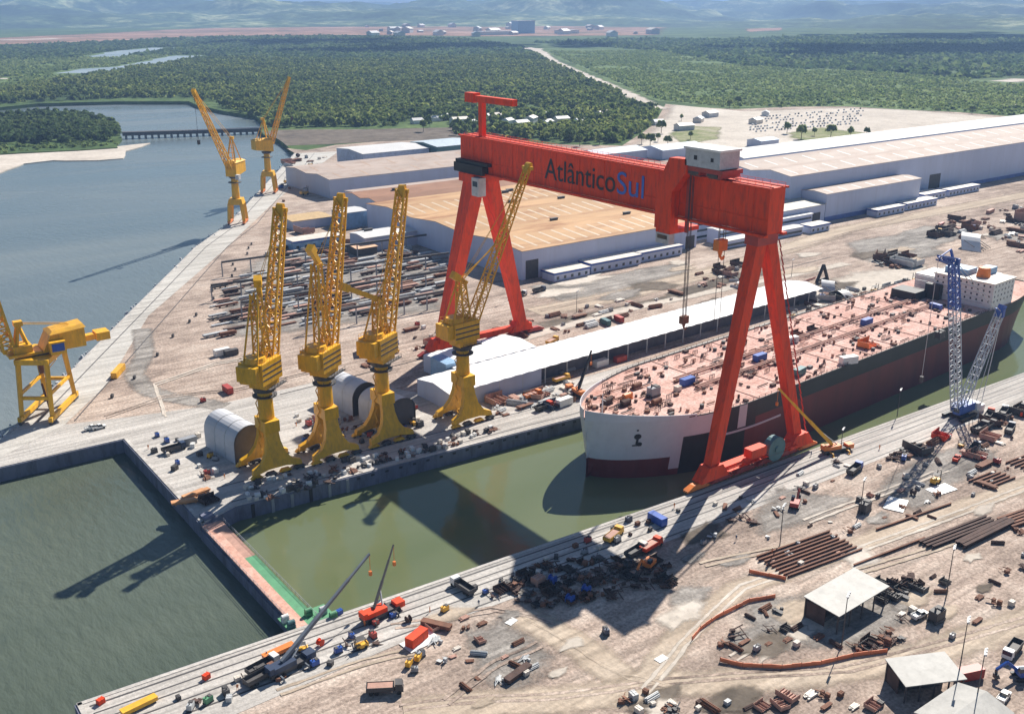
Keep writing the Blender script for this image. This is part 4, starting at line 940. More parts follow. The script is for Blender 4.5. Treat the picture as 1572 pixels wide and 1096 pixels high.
# the big portal crane at the left edge
A_, B_, C_ = at(35, 650), at(82, 650), at(116, 614); D_ = A_ + (C_ - B_); ctr = (A_ + B_ + C_ + D_) / 4; ctr.z = 0
ex = (B_ - A_); gx = ex.length; ex.normalize(); ey = (C_ - B_); gy = ey.length; ey.normalize()
t = thing('portal_crane', 'big yellow portal crane with an orange roofed house at the left edge', 'crane', ctr)
Q = lambda x, y, z: tuple(ex * x + ey * y + Vector((0, 0, z)))
hx, hy, HT = gx / 2, gy / 2, 23.0
for sx in (-1, 1):
    for sy in (-1, 1):
        m = MB(); m.bar(Q(sx * hx, sy * hy, 2.2), Q(sx * hx * .92, sy * hy * .72, HT), 1.5, 1.4, 2.0, 1.7); m.build('leg', YEL, t)
        m = MB(); m.bar(Q(sx * hx, sy * hy - 2.2, .7), Q(sx * hx, sy * hy + 2.2, .7), 1.1, 1.0); m.build('bogie', DK, t)
for sx in (-1, 1):
    m = MB(); m.bar(Q(sx * hx, -hy - 2.2, 2.2), Q(sx * hx, hy + 2.2, 2.2), 1.4, 1.8); m.build('sill_beam', YEL, t)
    m = MB(); m.bar(Q(sx * hx * .97, -hy * .85, 11), Q(sx * hx * .97, hy * .85, 11), .9, 1.1); m.build('side_beam', YEL, t)
for sy in (-1, 1):
    m = MB(); m.bar(Q(-hx * .97, sy * hy * .9, 9.6), Q(hx * .97, sy * hy * .9, 9.6), 1.0, 1.2); m.bar(Q(-hx * .96, sy * hy * .86, 10), Q(hx * .3, sy * hy * .8, 18), .25); m.build('cross_beam', YEL, t)
m = MB(); m.hexa([Q(-hx - .6, -hy * .8, HT - 1), Q(hx + .6, -hy * .8, HT - 1), Q(hx + .6, hy * .8, HT - 1), Q(-hx - .6, hy * .8, HT - 1)], [Q(-hx - .6, -hy * .8, HT + 1), Q(hx + .6, -hy * .8, HT + 1), Q(hx + .6, hy * .8, HT + 1), Q(-hx - .6, hy * .8, HT + 1)]); m.build('portal_top', YEL, t)
m = MB(); m.cyl((0, 0, HT + 1), (0, 0, HT + 1.8), 4.4, n=18); m.build('slewing_ring', DK, t)
X1 = at_y(25, 530, ctr.y) - ctr; X2 = at_y(132, 520, ctr.y) - ctr
z0 = HT + 1.8
def W(x, y, z): return (x, y, z)
m = MB(); m.hexa([W(0, -5, z0), W(15.5, -5, z0), W(15.5, 5, z0), W(0, 5, z0)], [W(3.4, -5, z0 + 6.4), W(15.5, -5, z0 + 7.4), W(15.5, 5, z0 + 7.4), W(3.4, 5, z0 + 6.4)]); ho = m.build('machine_house', YEL, t)
m = MB(); m.hexa([W(3.0, -5.5, z0 + 6.42), W(16, -5.5, z0 + 7.44), W(16, 5.5, z0 + 7.44), W(3.0, 5.5, z0 + 6.42)], [W(4.4, -3.6, z0 + 7.4), W(15.4, -3.6, z0 + 8.6), W(15.4, 3.6, z0 + 8.6), W(4.4, 3.6, z0 + 7.4)]); m.build('roof', YEL2, ho)
m = MB(); m.b0(2.0, 7.6, -8.4, -5.05, z0 - .4, z0 + 4.4); cb = m.build('cab', YEL, t)
m = MB(); m.b0(2.6, 7.0, -8.46, -8.404, z0 + .8, z0 + 3.8); m.build('window', BLUE, cb)
m = MB(); m.b0(-11.5, -.05, -4.6, 4.6, z0 - .2, z0 + .8); m.b0(-9.5, -3, -3.4, 3.4, z0 + .82, z0 + 3.6); m.build('jib_platform', YEL, t)
m = MB(); m.bar((15.55, 0, z0 + 1.6), (22.0, 0, z0 + 1.8), 3.0, 2.2); m.b0(20, 25.0, -3, 3, z0 + .3, z0 + 3.4); m.build('counterweight', YEL, t)
m = MB(); ap = Vector((-6.2, 0, z0 + 11.5))
for y in (-2.6, 2.6): m.bar((-3.4, y, z0 + .5), ap + Vector((0, y * .3, 0)), .9); m.bar((-8.6, y, z0 + .5), ap + Vector((0, y * .3, 0)), .9)
m.b0(-7.6, -4.6, -1.4, 1.4, z0 + 10.6, z0 + 12.4); m.build('mast', YEL, t)
m = MB()
for y in (-1.2, 1.2): m.bar(ap + Vector((0, y, 0)), (11, y, z0 + 8.4), .25)
m.build('stay_rope', YEL, t)
tip = at_y(-16, 446, ctr.y + 1) - ctr; p0 = Vector((-10.5, 0, z0 + 1.6)); tip = p0 + (tip - p0) * 1.5
m = MB(); m.lattice(p0, tip, 4.4, 3.0, 12, .4, h0=4.0, h1=2.6); m.build('jib', YEL, t)
m = MB(); m.bar(Q(hx, -hy, 3), Q(hx * .3, -hy * .6, 14), .6); m.b0(-1.4, 1.4, -1.4, 1.4, 16, HT - 1.02); m.build('stair_tower', RUST, t)

# ------------------------------------------------------------------ halls, sheds, tents and offices
def hall(name, label, cat, x0, x1, y0, y1, h, roof, wallm, gables=1, rise=2.5, vents=0, doors=(), seed=1, sky_n=0, skm=None, loc=None, rz=0.0, axis='x', base=None):
    """walls, one roof piece per gable (ridges along x), doors on the near (-y) or left (-x) side, roof vents"""
    o = Vector(((x0 + x1) / 2, (y0 + y1) / 2, 0)); t = thing(name, label, cat, o, rz)
    X0, X1, Y0, Y1 = x0 - o.x, x1 - o.x, y0 - o.y, y1 - o.y; gw = (Y1 - Y0) / gables
    m = MB()
    prof = [(Y0, 0), (Y1, 0), (Y1, h)]
    for k in range(gables - 1, -1, -1): prof += [(Y0 + gw * (k + .5), h + rise), (Y0 + gw * k, h)]
    m.hexa([(X0, y, z) for y, z in prof], [(X1, y, z) for y, z in prof]); m.build('wall', wallm, t)
    for k in range(gables):
        a, b, c = Y0 + gw * k, Y0 + gw * (k + .5), Y0 + gw * (k + 1); a -= .5 * (k == 0); c += .5 * (k == gables - 1); m = MB()
        for u, v, zu, zv in ((a, b, h, h + rise), (b, c, h + rise, h)):
            m.hexa([(X0 - .5, u, zu + .02), (X1 + .5, u, zu + .02), (X1 + .5, v, zv + .02), (X0 - .5, v, zv + .02)], [(X0 - .5, u, zu + .3), (X1 + .5, u, zu + .3), (X1 + .5, v, zv + .3), (X0 - .5, v, zv + .3)])
        ro = m.build('roof', roof, t)
        for q in range(sky_n):
            xx = X0 + (X1 - X0) * (q + .5) / sky_n; m = MB()
            m.hexa([(xx - .9, a + gw * .08, h + rise * .16 + .31), (xx + .9, a + gw * .08, h + rise * .16 + .31), (xx + .9, b - gw * .05, h + rise * .9 + .31), (xx - .9, b - gw * .05, h + rise * .9 + .31)],
                   [(xx - .9, a + gw * .08, h + rise * .16 + .36), (xx + .9, a + gw * .08, h + rise * .16 + .36), (xx + .9, b - gw * .05, h + rise * .9 + .36), (xx - .9, b - gw * .05, h + rise * .9 + .36)])
            m.build('skylight', skm or SKYL, ro)
    g = random.Random(seed)
    for q in range(vents):
        vx = X0 + (X1 - X0) * (.12 + .76 * g.random()); vy = Y0 + (Y1 - Y0) * (.12 + .76 * g.random()); k = int((vy - Y0) / gw); f = 1 - abs((vy - Y0 - gw * (k + .5)) / (gw / 2)); vz = h + rise * f
        m = MB(); m.box((vx, vy, vz + .9), (5.5, 1.6, 1.4), 0); m.box((vx, vy, vz + 1.75), (6, 2.2, .3)); m.build('roof_vent', DK, t)
    for sd, p, w_, hh in doors:
        m = MB()
        if sd == 'y': m.b0(p - w_ / 2 - o.x, p + w_ / 2 - o.x, Y0 - .12, Y0 - .004, 0.06, hh)
        else: m.b0(X0 - .12, X0 - .004, p - w_ / 2 - o.y, p + w_ / 2 - o.y, 0.06, hh)
        m.build('door', DK, t)
    if base:
        m = MB(); m.b0(X0 - .1, X1 + .1, Y0 - .1, Y0 - .003, 0.05, base[0]); m.b0(X0 - .1, X0 - .003, Y0 - .003, Y1, 0.05, base[0]); m.build('base_wall', base[1], t)
    return t
hall('factory_hall', 'wide low hall with an orange rust stained roof behind the red gantry legs', 'factory hall', 334, 474, 440, 618, 16.6, ROOFO, WALLC, 3, 2.2, 7, (('y', 341, 9, 11), ('y', 468, 8, 8)), 5, sky_n=15, skm=paint('cream_strip', (0.56, 0.43, 0.29), 0.6))
hall('factory_hall', 'brown roofed hall behind the orange roofed one', 'factory hall', 345, 500, 621, 672, 15, ROOFB, WALLG, 2, 2, 2, seed=8)
hall('factory_hall', 'narrow shed with a patchy white and cream roof behind the brown roofed hall', 'factory hall', 366, 520, 684, 712, 9, ROOFP, WALLG, 1, 1.2, sky_n=9)
hall('factory_hall', 'long grey walled hall with a pinkish stained roof left of the red girder end', 'factory hall', 364, 560, 733, 815, 15, ROOFP, WALLG, 2, 2, 0, sky_n=8, skm=paint('peach_strip', (0.42, 0.28, 0.19), 0.6))
hall('warehouse', 'blue white warehouse with a bright white roof at the head of the river road', 'warehouse', 459, 532, 852, 905, 14, ROOFW, paint('pale_blue_wall', (0.38, 0.46, 0.60), 0.6), 1, 2, doors=(('y', 525, 9, 9),))
hall('warehouse', 'open fronted warehouse with a pale blue roof next to the red girder end', 'warehouse', 534, 585, 840, 890, 16, paint('pale_roof', (0.48, 0.56, 0.62), 0.5), TEAL, 1, 2)
hall('factory_hall', 'longest white hall with many pale gables along the right edge', 'factory hall', 592, 1180, 463, 536, 30.5, ROOFP, WALLC, 2, 2.6, 0, (('y', 778, 16, 15),), 4, sky_n=26, base=(3.0, paint('plinth_blue', (0.13, 0.19, 0.46), 0.6)))
hall('factory_hall', 'tall white hall with a grey roof standing behind the longest hall', 'factory hall', 642, 1250, 550, 592, 29, paint('grey_roof', (0.31, 0.31, 0.32), 0.6), WALLC, 2, 2.5)
hall('factory_hall', 'white annex hall built against the longest hall', 'factory hall', 606, 722, 441, 462.8, 19.5, ROOFP, WALLC, 1, 1.2, 0, sky_n=7, base=(3.2, MATS['plinth_blue']))
hall('factory_hall', 'low cream roofed building left of the white annex', 'factory hall', 541, 604, 440, 500, 13, paint('cream_roof', (0.50, 0.45, 0.37), 0.6), WALLC, 1, 1.5, 0, (('y', 592, 14, 8),))
def at_mid(p): return p
o1 = at(930, 243, 0); hall('warehouse', 'light blue roofed shed behind the girder, left of the trolley', 'warehouse', 655, 720, 742, 775, 9, paint('blue_grey_roof', (0.42, 0.50, 0.58), 0.5), WALLG, 1, 3)
hall('warehouse', 'light blue roofed shed behind the girder, beside the white winch house', 'warehouse', 728, 790, 728, 762, 9, MATS['blue_grey_roof'], WALLG, 1, 3)
hall('warehouse', 'grey roofed hall seen under the girder beside the lift cabin', 'warehouse', 505, 590, 610, 690, 12, paint('ash_roof', (0.36, 0.33, 0.31), 0.7), WALLG, 2, 2)
# layered white offices under the right half of the girder
for k, (x0, x1, y0, y1, h) in enumerate([(482, 560, 424, 432, 5), (490, 585, 436, 446, 9), (478, 545, 452, 470, 14), (480, 560, 480, 520, 17)]):
    t = hall('office_block', ('front low white office row below the red girder', 'second white office row below the red girder', 'third, taller white office block below the red girder', 'rearmost tall white office block below the red girder')[k], 'office', x0, x1, y0, y1, h, ROOFW, WALLC, 1, .6)
    for q in range(int(h // 4.4) or 1):
        m = MB(); m.b0(x0 + 1 - (x0 + x1) / 2, x1 - 1 - (x0 + x1) / 2, y0 - .1 - (y0 + y1) / 2, y0 - .004 - (y0 + y1) / 2, 1.6 + q * 4.2, 3.0 + q * 4.2); m.build('window_band', GLASS, t)
def site_office(label, x0, x1, y0, y1, h=4.2):
    o = Vector(((x0 + x1) / 2, (y0 + y1) / 2, 0)); t = thing('site_office', label, 'site office', o, 0, 'blue and white site offices')
    X, Y = (x1 - x0) / 2, (y1 - y0) / 2
    m = MB(); m.b0(-X, X, -Y, Y, 0.05, h); m.build('wall', LBLUE if x0 < 330 else WALLC, t)
    m = MB(); m.b0(-X - .6, X + .6, -Y - .6, Y + .6, h + .003, h + .9); m.build('fascia', BLUE, t)
    m = MB(); m.b0(-X - .4, X + .4, -Y - .4, Y + .4, h + .903, h + 1.1); m.build('roof', CREAM, t)
    n_ = max(3, int((x1 - x0) / 5))
    for k in range(n_):
        x = -X + (k + .5) * 2 * X / n_; m = MB(); m.b0(x - .9, x + .9, -Y - .06, -Y - .004, 1.2, 2.9); m.build('window', GLASS, t)
site_office('smaller blue and cream site office in front of the rust roofed hall', 346, 372, 426, 437)
site_office('long middle blue and cream site office before the rust roofed hall', 375, 414, 428, 438.5, 5)
site_office('narrow right end site office before the rust roofed hall', 416, 452, 431, 438.5, 5)
site_office('long blue fascia site office behind the steel yard', 262, 296, 583, 596, 5)
site_office('blue and white cabin at the left end of the row along the longest hall', 565, 585, 421, 430)
site_office('blue and white cabin before the white annex, second in the row along the longest hall', 650, 684, 428, 437)
site_office('long blue and white cabin third in the row along the longest hall', 690, 730, 430, 439)
site_office('pale roofed cabin fourth in the row along the longest hall', 735, 765, 444, 456)
site_office('pale roofed cabin fifth in the row along the longest hall, before its dark door', 770, 815, 444, 455)
hall('warehouse', 'small grey shed with a bright white roof beside the steel yard', 'shed', 296, 345, 552, 572, 9, ROOFW, WALLG, 1, 1.2, 1, rz=0)
p = at(545, 388); hall('canopy', 'small peach coloured canopy roof among the steel stacks', 'canopy', 287, 301, 546, 560, 4.5, paint('peach_sheet', (0.72, 0.44, 0.27), 0.6), DK, 1, .6)
p = at(470, 345); hall('container_shed', 'ochre roofed low shed beside the river road', 'shed', 288, 318, 640, 662, 6, paint('ochre_sheet', (0.50, 0.34, 0.16), 0.7), WALLG, 1, .8)
p = at(530, 345); hall('warehouse', 'small blue walled block beside the ochre roofed shed', 'shed', 318, 336, 622, 640, 11, ROOFW, LBLUE, 1, .8)
hall('site_hut', 'pale blue hut standing alone on the sand behind the winch house', 'hut', 876, 905, 728, 748, 7, LBLUE, WALLG, 1, 2)
# long white tent
def tent_shed(name, label, x0, x1, y0, y1, h, rise, bays):
    o = Vector(((x0 + x1) / 2, (y0 + y1) / 2, 0)); t = thing(name, label, 'tent shed', o); X, Y = (x1 - x0) / 2, (y1 - y0) / 2
    m = MB(); n_ = bays
    for k in range(n_):
        a, b = -X + 2 * X * k / n_, -X + 2 * X * (k + 1) / n_; c = (a + b) / 2
        for u, v, zu, zv in ((a, c, 0, .22), (c, b, .22, 0)):
            m.face([(u, -Y, h + zu), (v, -Y, h + zv), (v, 0, h + rise + zv), (u, 0, h + rise + zu)]); m.face([(u, 0, h + rise + zu), (v, 0, h + rise + zv), (v, Y, h + zv), (u, Y, h + zu)])
    m.build('roof', TENT, t)
    m = MB(); m.b0(-X, -X + .3, -Y, Y, 0.05, h - .02); m.extr([(-X, -Y, h), (-X, Y, h), (-X, 0, h + rise)], (.3, 0, 0)); m.b0(-X + .303, min(X, -X + 46), -Y, -Y + .3, 0.05, h - .02); m.build('side_sheet', WALLG, t)
    m = MB(); m.b0(min(X, -X + 46), X, -Y + 4.4, -Y + 4.7, 0.05, h); m.build('shade_front', paint('shed_shade', (0.16, 0.155, 0.18), 0.8), t)  # dark sheet set back in the open side, its shade put into the colour
    for k in range(n_ // 2 + 1):
        x = -X + .2 + (2 * X - .4) * k / (n_ // 2); m = MB(); m.bar((x, -Y + .12, 0), (x, -Y + .12, h), .35); m.build('post', LGREY, t)
    return t
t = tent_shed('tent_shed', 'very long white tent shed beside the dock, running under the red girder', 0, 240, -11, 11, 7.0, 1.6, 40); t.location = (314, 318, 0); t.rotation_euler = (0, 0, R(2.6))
t = tent_shed('tent_shed', 'wide white tent roof at the foot of the far gantry leg', 0, 44, -11, 11, 7.4, 1.2, 9); t.location = (233, 336, 0); t.rotation_euler = (0, 0, R(2.6))
m = MB(); m.b0(209, 215, 326, 338, 0.06, 9); tag(m.build('storage_box', LBLUE), 'pale blue square box beside the white tent roof', 'storage box')
# arched tents
DGREY = paint('dark_grey_sheet', (0.09, 0.09, 0.10), 0.6)
def arch_tent(label, loc, rz, w_, L_, h, wall=6.2):
    t = thing('arch_tent', label, 'arched tent', loc, rz, 'grey arched tents'); n_ = 14; pts = []
    for k in range(n_ + 1):
        a = math.pi * k / n_; pts.append((-math.cos(a) * w_ / 2, wall + (h - wall) * math.sin(a) ** .9))
    pr = [(-w_ / 2, 0)] + pts + [(w_ / 2, 0)]
    m = MB()
    for k in range(len(pr) - 1):
        (a, za), (b, zb) = pr[k], pr[k + 1]; m.face([(-L_ / 2, a, za), (L_ / 2, a, za), (L_ / 2, b, zb), (-L_ / 2, b, zb)])
    m.build('cover', TENT_G, t)
    m = MB(); m.face([(-L_ / 2 + .25, y, z - .02 if z > .1 else z) for y, z in pr]); m.build('end_wall', DGREY, t)
    m = MB(); m.face([(L_ / 2 - .25, y, z - .02 if z > .1 else z) for y, z in pr[::-1]]); m.build('end_wall', DGREY, t)
    m = MB()
    for k in range(len(pr) - 1): m.bar((-L_ / 2 - .05, pr[k][0], pr[k][1] + .05), (-L_ / 2 - .05, pr[k + 1][0], pr[k + 1][1] + .05), .4)
    m.build('end_frame', DK, t)
    for q in (.33, .66):
        m = MB()
        for k in range(len(pr) - 1): m.bar((-L_ / 2 + L_ * q, pr[k][0], pr[k][1] + .04), (-L_ / 2 + L_ * q, pr[k + 1][0], pr[k + 1][1] + .04), .22)
        m.build('rib', LGREY, t)
def tent_at(label, px, py, w_, L_, h):
    e = at(px, py); d = Vector((-.13, .99, 0)); c = e + d * L_ / 2; arch_tent(label, (c.x, c.y, .1), math.atan2(d.y, d.x), w_, L_, h)
tent_at('pale grey arched tent beside the first yellow dock crane', 386, 706, 11.5, 21, 12.5)
tent_at('pale grey arched tent between the second and third yellow dock cranes', 562, 634, 11.5, 21, 12)
tent_at('dark ended arched tent between the third yellow crane and the white tent', 617, 656, 12.5, 18, 11)
# metal roofed sheds at the lower right
def lean_shed(label, x0, x1, y0, y1, h0, h1, roofm, rz=0):
    o = Vector(((x0 + x1) / 2, (y0 + y1) / 2, 0)); t = thing('open_shed', label, 'open shed', o, rz, 'open metal sheds'); X, Y = (x1 - x0) / 2, (y1 - y0) / 2
    m = MB(); m.hexa([(-X - .5, -Y - .5, h0), (X + .5, -Y - .5, h0), (X + .5, Y + .5, h1), (-X - .5, Y + .5, h1)], [(-X - .5, -Y - .5, h0 + .22), (X + .5, -Y - .5, h0 + .22), (X + .5, Y + .5, h1 + .22), (-X - .5, Y + .5, h1 + .22)]); m.build('roof', roofm, t)
    for x in np.linspace(-X, X, 5):
        for y, h in ((-Y, h0), (Y, h1)):
            m = MB(); m.bar((x, y, 0), (x, y, h), .3); m.build('post', DK, t)
    m = MB(); m.b0(-X, X, Y - .2, Y - .1, 0.05, h1 - .3); m.b0(-X + .12, -X + .3, -Y * .2, Y - .21, 0.05, h0 - .3); m.build('back_wall', RUST_D, t)
    m = MB(); m.b0(-X + 2, X - 2, 0, Y - 1, .1, 1.6); m.build('stored_material', DK, t)
    return t
lean_shed('open shed with a pale flat roof ringed by orange fence', 191.5, 212.5, 124, 133.5, 5.4, 6.0, paint('pale_sheet', (0.36, 0.35, 0.325), 0.6), R(2))
lean_shed('open shed with a pale roof at the bottom right, before the white gabled one', 183, 197, 95, 103, 4.6, 5.6, MATS['pale_sheet'], R(-26))
hall('gabled_shed', 'white gabled shed cut by the bottom edge of the photo', 'shed', 176, 192, 80, 92, 4.2, MATS['pale_sheet'], DK, 1, 1.6)

# ------------------------------------------------------------------ the blue lattice boom crawler crane
cb_ = at(1472, 640); t = thing('crawler_crane', 'blue crawler crane with two tall lattice booms beside the ship stern', 'crane', cb_)
for y in (-3.4, 3.4):
    m = MB(); m.hexa([(-4.6, y - .7, 0.05), (4.6, y - .7, 0.05), (4.6, y + .7, 0.05), (-4.6, y + .7, 0.05)], [(-5.4, y - .7, 1.5), (5.4, y - .7, 1.5), (5.4, y + .7, 1.5), (-5.4, y + .7, 1.5)]); m.build('track', BLK, t)
m = MB(); m.b0(-2.2, 2.2, -2.7, 2.7, .5, 1.7); m.cyl((0, 0, 1.7), (0, 0, 2.3), 2.0, n=14); m.build('undercarriage', DK, t)
m = MB(); m.b0(-2.6, 6.2, -2.4, 2.4, 2.3, 5.2); m.b0(-4.2, -2.62, -2.3, .4, 2.3, 5.0); ho = m.build('machine_house', paint('crane_blue', (0.04, 0.12, 0.42), 0.45), t)
m = MB(); m.b0(-4.26, -4.204, -2.1, .2, 3.2, 4.7); m.build('window', GLASS, ho)
m = MB(); m.b0(6.3, 8.6, -3.2, 3.2, 2.2, 5.0); m.b0(9.4, 13, -2.6, 2.6, .1, 3.0); m.build('counterweight', WHITE, t)
CB = MATS['crane_blue']; top1 = at_y(1464, 402, cb_.y + 4) - cb_; top2 = at_y(1535, 480, cb_.y - 3) - cb_
f1, f2 = Vector((-2.5, 0, 3.2)), Vector((0.5, 0, 4.6)); mid = f1.lerp(top1, .38); mid2 = f1.lerp(top1, .70)
m = MB(); m.lattice(f1, mid, 2.9, 2.9, 11, .15, up=(1, 0, 0)); m.lattice(mid, mid2, 2.9, 2.9, 9, .15, up=(1, 0, 0)); m.build('boom_section', paint('boom_grey_blue', (0.46, 0.51, 0.56), 0.5), t)
m = MB(); m.lattice(mid2, top1, 2.9, 2.4, 8, .22, up=(1, 0, 0)); m.bar(top1 + Vector((0, -1.6, -1)), top1 + Vector((0, -1.6, 1.4)), 1.2); m.bar(top1 + Vector((0, 1.6, -1)), top1 + Vector((0, 1.6, 1.4)), 1.2); m.build('boom_top', CB, t)
e1 = at_y(1441, 396, cb_.y + 4) - cb_
m = MB(); m.lattice(top1, e1, 2.6, 1.4, 4, .26); m.bar(top1, top1.lerp(e1, .3) + Vector((0, 0, 4)), .7); m.bar(top1.lerp(e1, .3) + Vector((0, 0, 4)), e1, .4); m.build('luffing_strut', CB, t)
m = MB(); m.lattice(f2, top2, 2.5, 2.4, 12, .15, up=(0, 1, 0)); m.build('derrick_boom', MATS['boom_grey_blue'], t)
m = MB(); m.bar(top2 + Vector((0, -1.6, 0)), top2 + Vector((0, 1.6, 0)), 1.6, 3.0); m.bar(top2, top2 + (top2 - f2).normalized() * 3, 2.2, 2.0); m.build('derrick_head', CB, t)
m = MB()
for y in (-1, 1): m.bar(top1 + Vector((0, y, 0)), top2 + Vector((0, y, 0)), .2); m.bar(top2 + Vector((0, y, 0)), (11, y * 2, 3), .22); m.bar(top2 + Vector((0, y, 0)), (7, y * 2, 5), .16)
m.bar(e1, (e1.x, e1.y, 20), .15); m.build('pendant_rope', LGREY, t)
m = MB(); m.box((e1.x, e1.y, 19), (1.1, 1.1, 2.2)); m.build('hook', DK, t)

def wheel_at(t, x, y, r, w_=.45, mat=None):
    m = MB(); m.cyl((x, y - w_ / 2, r), (x, y + w_ / 2, r), r, n=10); m.cyl((x, y - w_ / 2 - .01, r), (x, y + w_ / 2 + .01, r), r * .5, n=8); m.build('wheel', TYRE, t)
def mobile_crane(label, loc, heading, tip, body, boomc, thick=1.1, zb=3.2, crawler=False):
    t = thing('mobile_crane', label, 'crane', loc); c, s = math.cos(heading), math.sin(heading); tp = Vector(tip)
    L = lambda x, y, z: (x * c - y * s, x * s + y * c, z)
    def bx(m, x0, x1, y0, y1, z0, z1): m.hexa([L(x0, y0, z0), L(x1, y0, z0), L(x1, y1, z0), L(x0, y1, z0)], [L(x0, y0, z1), L(x1, y0, z1), L(x1, y1, z1), L(x0, y1, z1)])
    m = MB(); bx(m, -5.5, 5.0, -1.35, 1.35, .7, 1.7); m.build('chassis', DK, t)
    m = MB(); bx(m, 4.0, 6.6, -1.3, 1.3, 1.0, 2.6); cb = m.build('cab', body, t)
    m = MB(); bx(m, 6.61, 6.66, -1.1, 1.1, 1.75, 2.45); m.build('window', GLASS, cb)
    m = MB(); bx(m, -4.6, 1.2, -1.4, 1.4, 1.72, 3.0); bx(m, -5.8, -4.61, -1.3, 1.3, 1.8, 3.4); m.build('turret', body, t)
    if crawler:
        for y in (-1.7, 1.7): m = MB(); bx(m, -3.6, 3.6, y - .4, y + .4, .1, 1.1); m.build('track', BLK, t)
    else:
        for x in (-4.2, -2.6, 1.8, 4.6):
            for y in (-1.25, 1.25):
                m = MB(); p, q = L(x, y - .25, .65), L(x, y + .25, .65); m.cyl(p, q, .65, n=10); m.build('wheel', TYRE, t)
        for x in (-3.6, 3.2):
            for y in (-3.2, 3.2): m = MB(); m.bar(L(x, 0, 1.2), L(x, y, 1.1), .35); m.bar(L(x, y, 1.1), L(x, y, .15), .3); m.box(L(x, y, .16), (.9, .9, .12)); m.build('outrigger', boomc, t)
    p0 = Vector(L(-2.0, 0, zb)); a, b = p0.lerp(tp, .42), p0.lerp(tp, .75)
    for k, (u, v, wd) in enumerate(((p0, a, thick), (a, b, thick * .78), (b, tp, thick * .6))):
        m = MB(); m.bar(u, v, wd, wd * 1.15); m.build('boom', boomc, t)
    m = MB(); m.cyl(L(.6, 0, 2.6), p0.lerp(tp, .3), .22, n=7); m.build('lift_cylinder', LGREY, t)
    m = MB(); m.bar(tp, tp - Vector((0, 0, 5)), .1); m.box(tuple(tp - Vector((0, 0, 5.6))), (.7, .7, 1.2)); m.build('hook', ORANGE, t)
    return t
b = at(445, 1028); mobile_crane('dark mobile crane with its grey boom reaching over the dock corner near the gate', b, R(8), at_y(567, 850, 203) - b, paint('navy', (0.03, 0.05, 0.10)), paint('boom_slate', (0.13, 0.15, 0.18)), .85)
b = at(585, 946); mobile_crane('red mobile crane with a thin black boom beside the dock edge', b, R(4), at_y(604, 836, 207) - b, RED, DK, .6)
b = at(1283, 694); mobile_crane('orange mobile crane with a boom leaning against the ship side', b, R(-15), at_y(1195, 596, b.y + 9) - b, ORANGE, YEL, .95)
b = at(884, 606); mobile_crane('orange crawler crane with a short black boom left of the ship bow', b, R(80), at_y(908, 538, b.y + 1) - b, ORANGE, BLK, .9, crawler=True)

# ------------------------------------------------------------------ things that stand about, one of each kind; repeats are copies
def proto(fn, *a): return Proto(fn(*a))
def mk_container(mat, L_=6.1):
    t = thing('container', 'container', 'container'); m = MB(); m.b0(-L_ / 2, L_ / 2, -1.22, 1.22, .12, 2.6)
    k = int(L_ / .55)
    for q in range(k):
        x = -L_ / 2 + .3 + q * (L_ - .6) / (k - 1)
        for y in (-1.25, 1.25): m.b0(x - .1, x + .1, min(y, y * .98), max(y, y * .98), .25, 2.5)
    m.build('shell', mat, t); m = MB(); m.b0(L_ / 2 + .004, L_ / 2 + .06, -1.1, 1.1, .3, 2.45); m.build('door', mat, t); return t
def mk_lowbox(mat):
    t = thing('box_trailer', 'box', 'box trailer'); m = MB(); m.b0(-4, 4, -.9, .9, .35, 1.25); m.b0(-4.05, 4.05, -.95, .95, 1.252, 1.34); m.build('body', mat, t)
    m = MB()
    for x in (-3.4, -1.2, 1.2, 3.4): m.b0(x - .12, x + .12, -.85, .85, 0, .348)
    m.build('skid', DK, t); return t
def mk_truck(cabm, bedm, load=None):
    t = thing('truck', 'truck', 'truck'); m = MB(); m.b0(-4.0, 3.6, -.5, .5, .6, .95); m.build('chassis', DK, t)
    m = MB(); m.hexa([(2.2, -1.2, .7), (4.1, -1.2, .7), (4.1, 1.2, .7), (2.2, 1.2, .7)], [(2.2, -1.15, 2.7), (3.75, -1.15, 2.7), (3.75, 1.15, 2.7), (2.2, 1.15, 2.7)]); cb = m.build('cab', cabm, t)
    m = MB(); m.hexa([(4.02, -1.05, 1.6), (4.06, -1.05, 1.6), (4.06, 1.05, 1.6), (4.02, 1.05, 1.6)], [(3.82, -1.05, 2.5), (3.86, -1.05, 2.5), (3.86, 1.05, 2.5), (3.82, 1.05, 2.5)]); m.build('windscreen', GLASS, cb)
    m = MB(); m.b0(-4.3, 2.0, -1.25, 1.25, .97, 1.15); m.b0(-4.3, 2.0, -1.25, -1.17, 1.15, 2.1); m.b0(-4.3, 2.0, 1.17, 1.25, 1.15, 2.1); m.b0(-4.3, -4.2, -1.16, 1.16, 1.15, 2.1); m.b0(1.9, 2.0, -1.16, 1.16, 1.15, 2.4); m.build('bed', bedm, t)
    if load: m = MB(); m.b0(-4.0, 1.7, -1.0, 1.0, 1.16, 2.0); m.build('load', load, t)
    for x in (-3.2, -2.0, 3.1):
        for y in (-1.0, 1.0): wheel_at(t, x, y, .52)
    return t
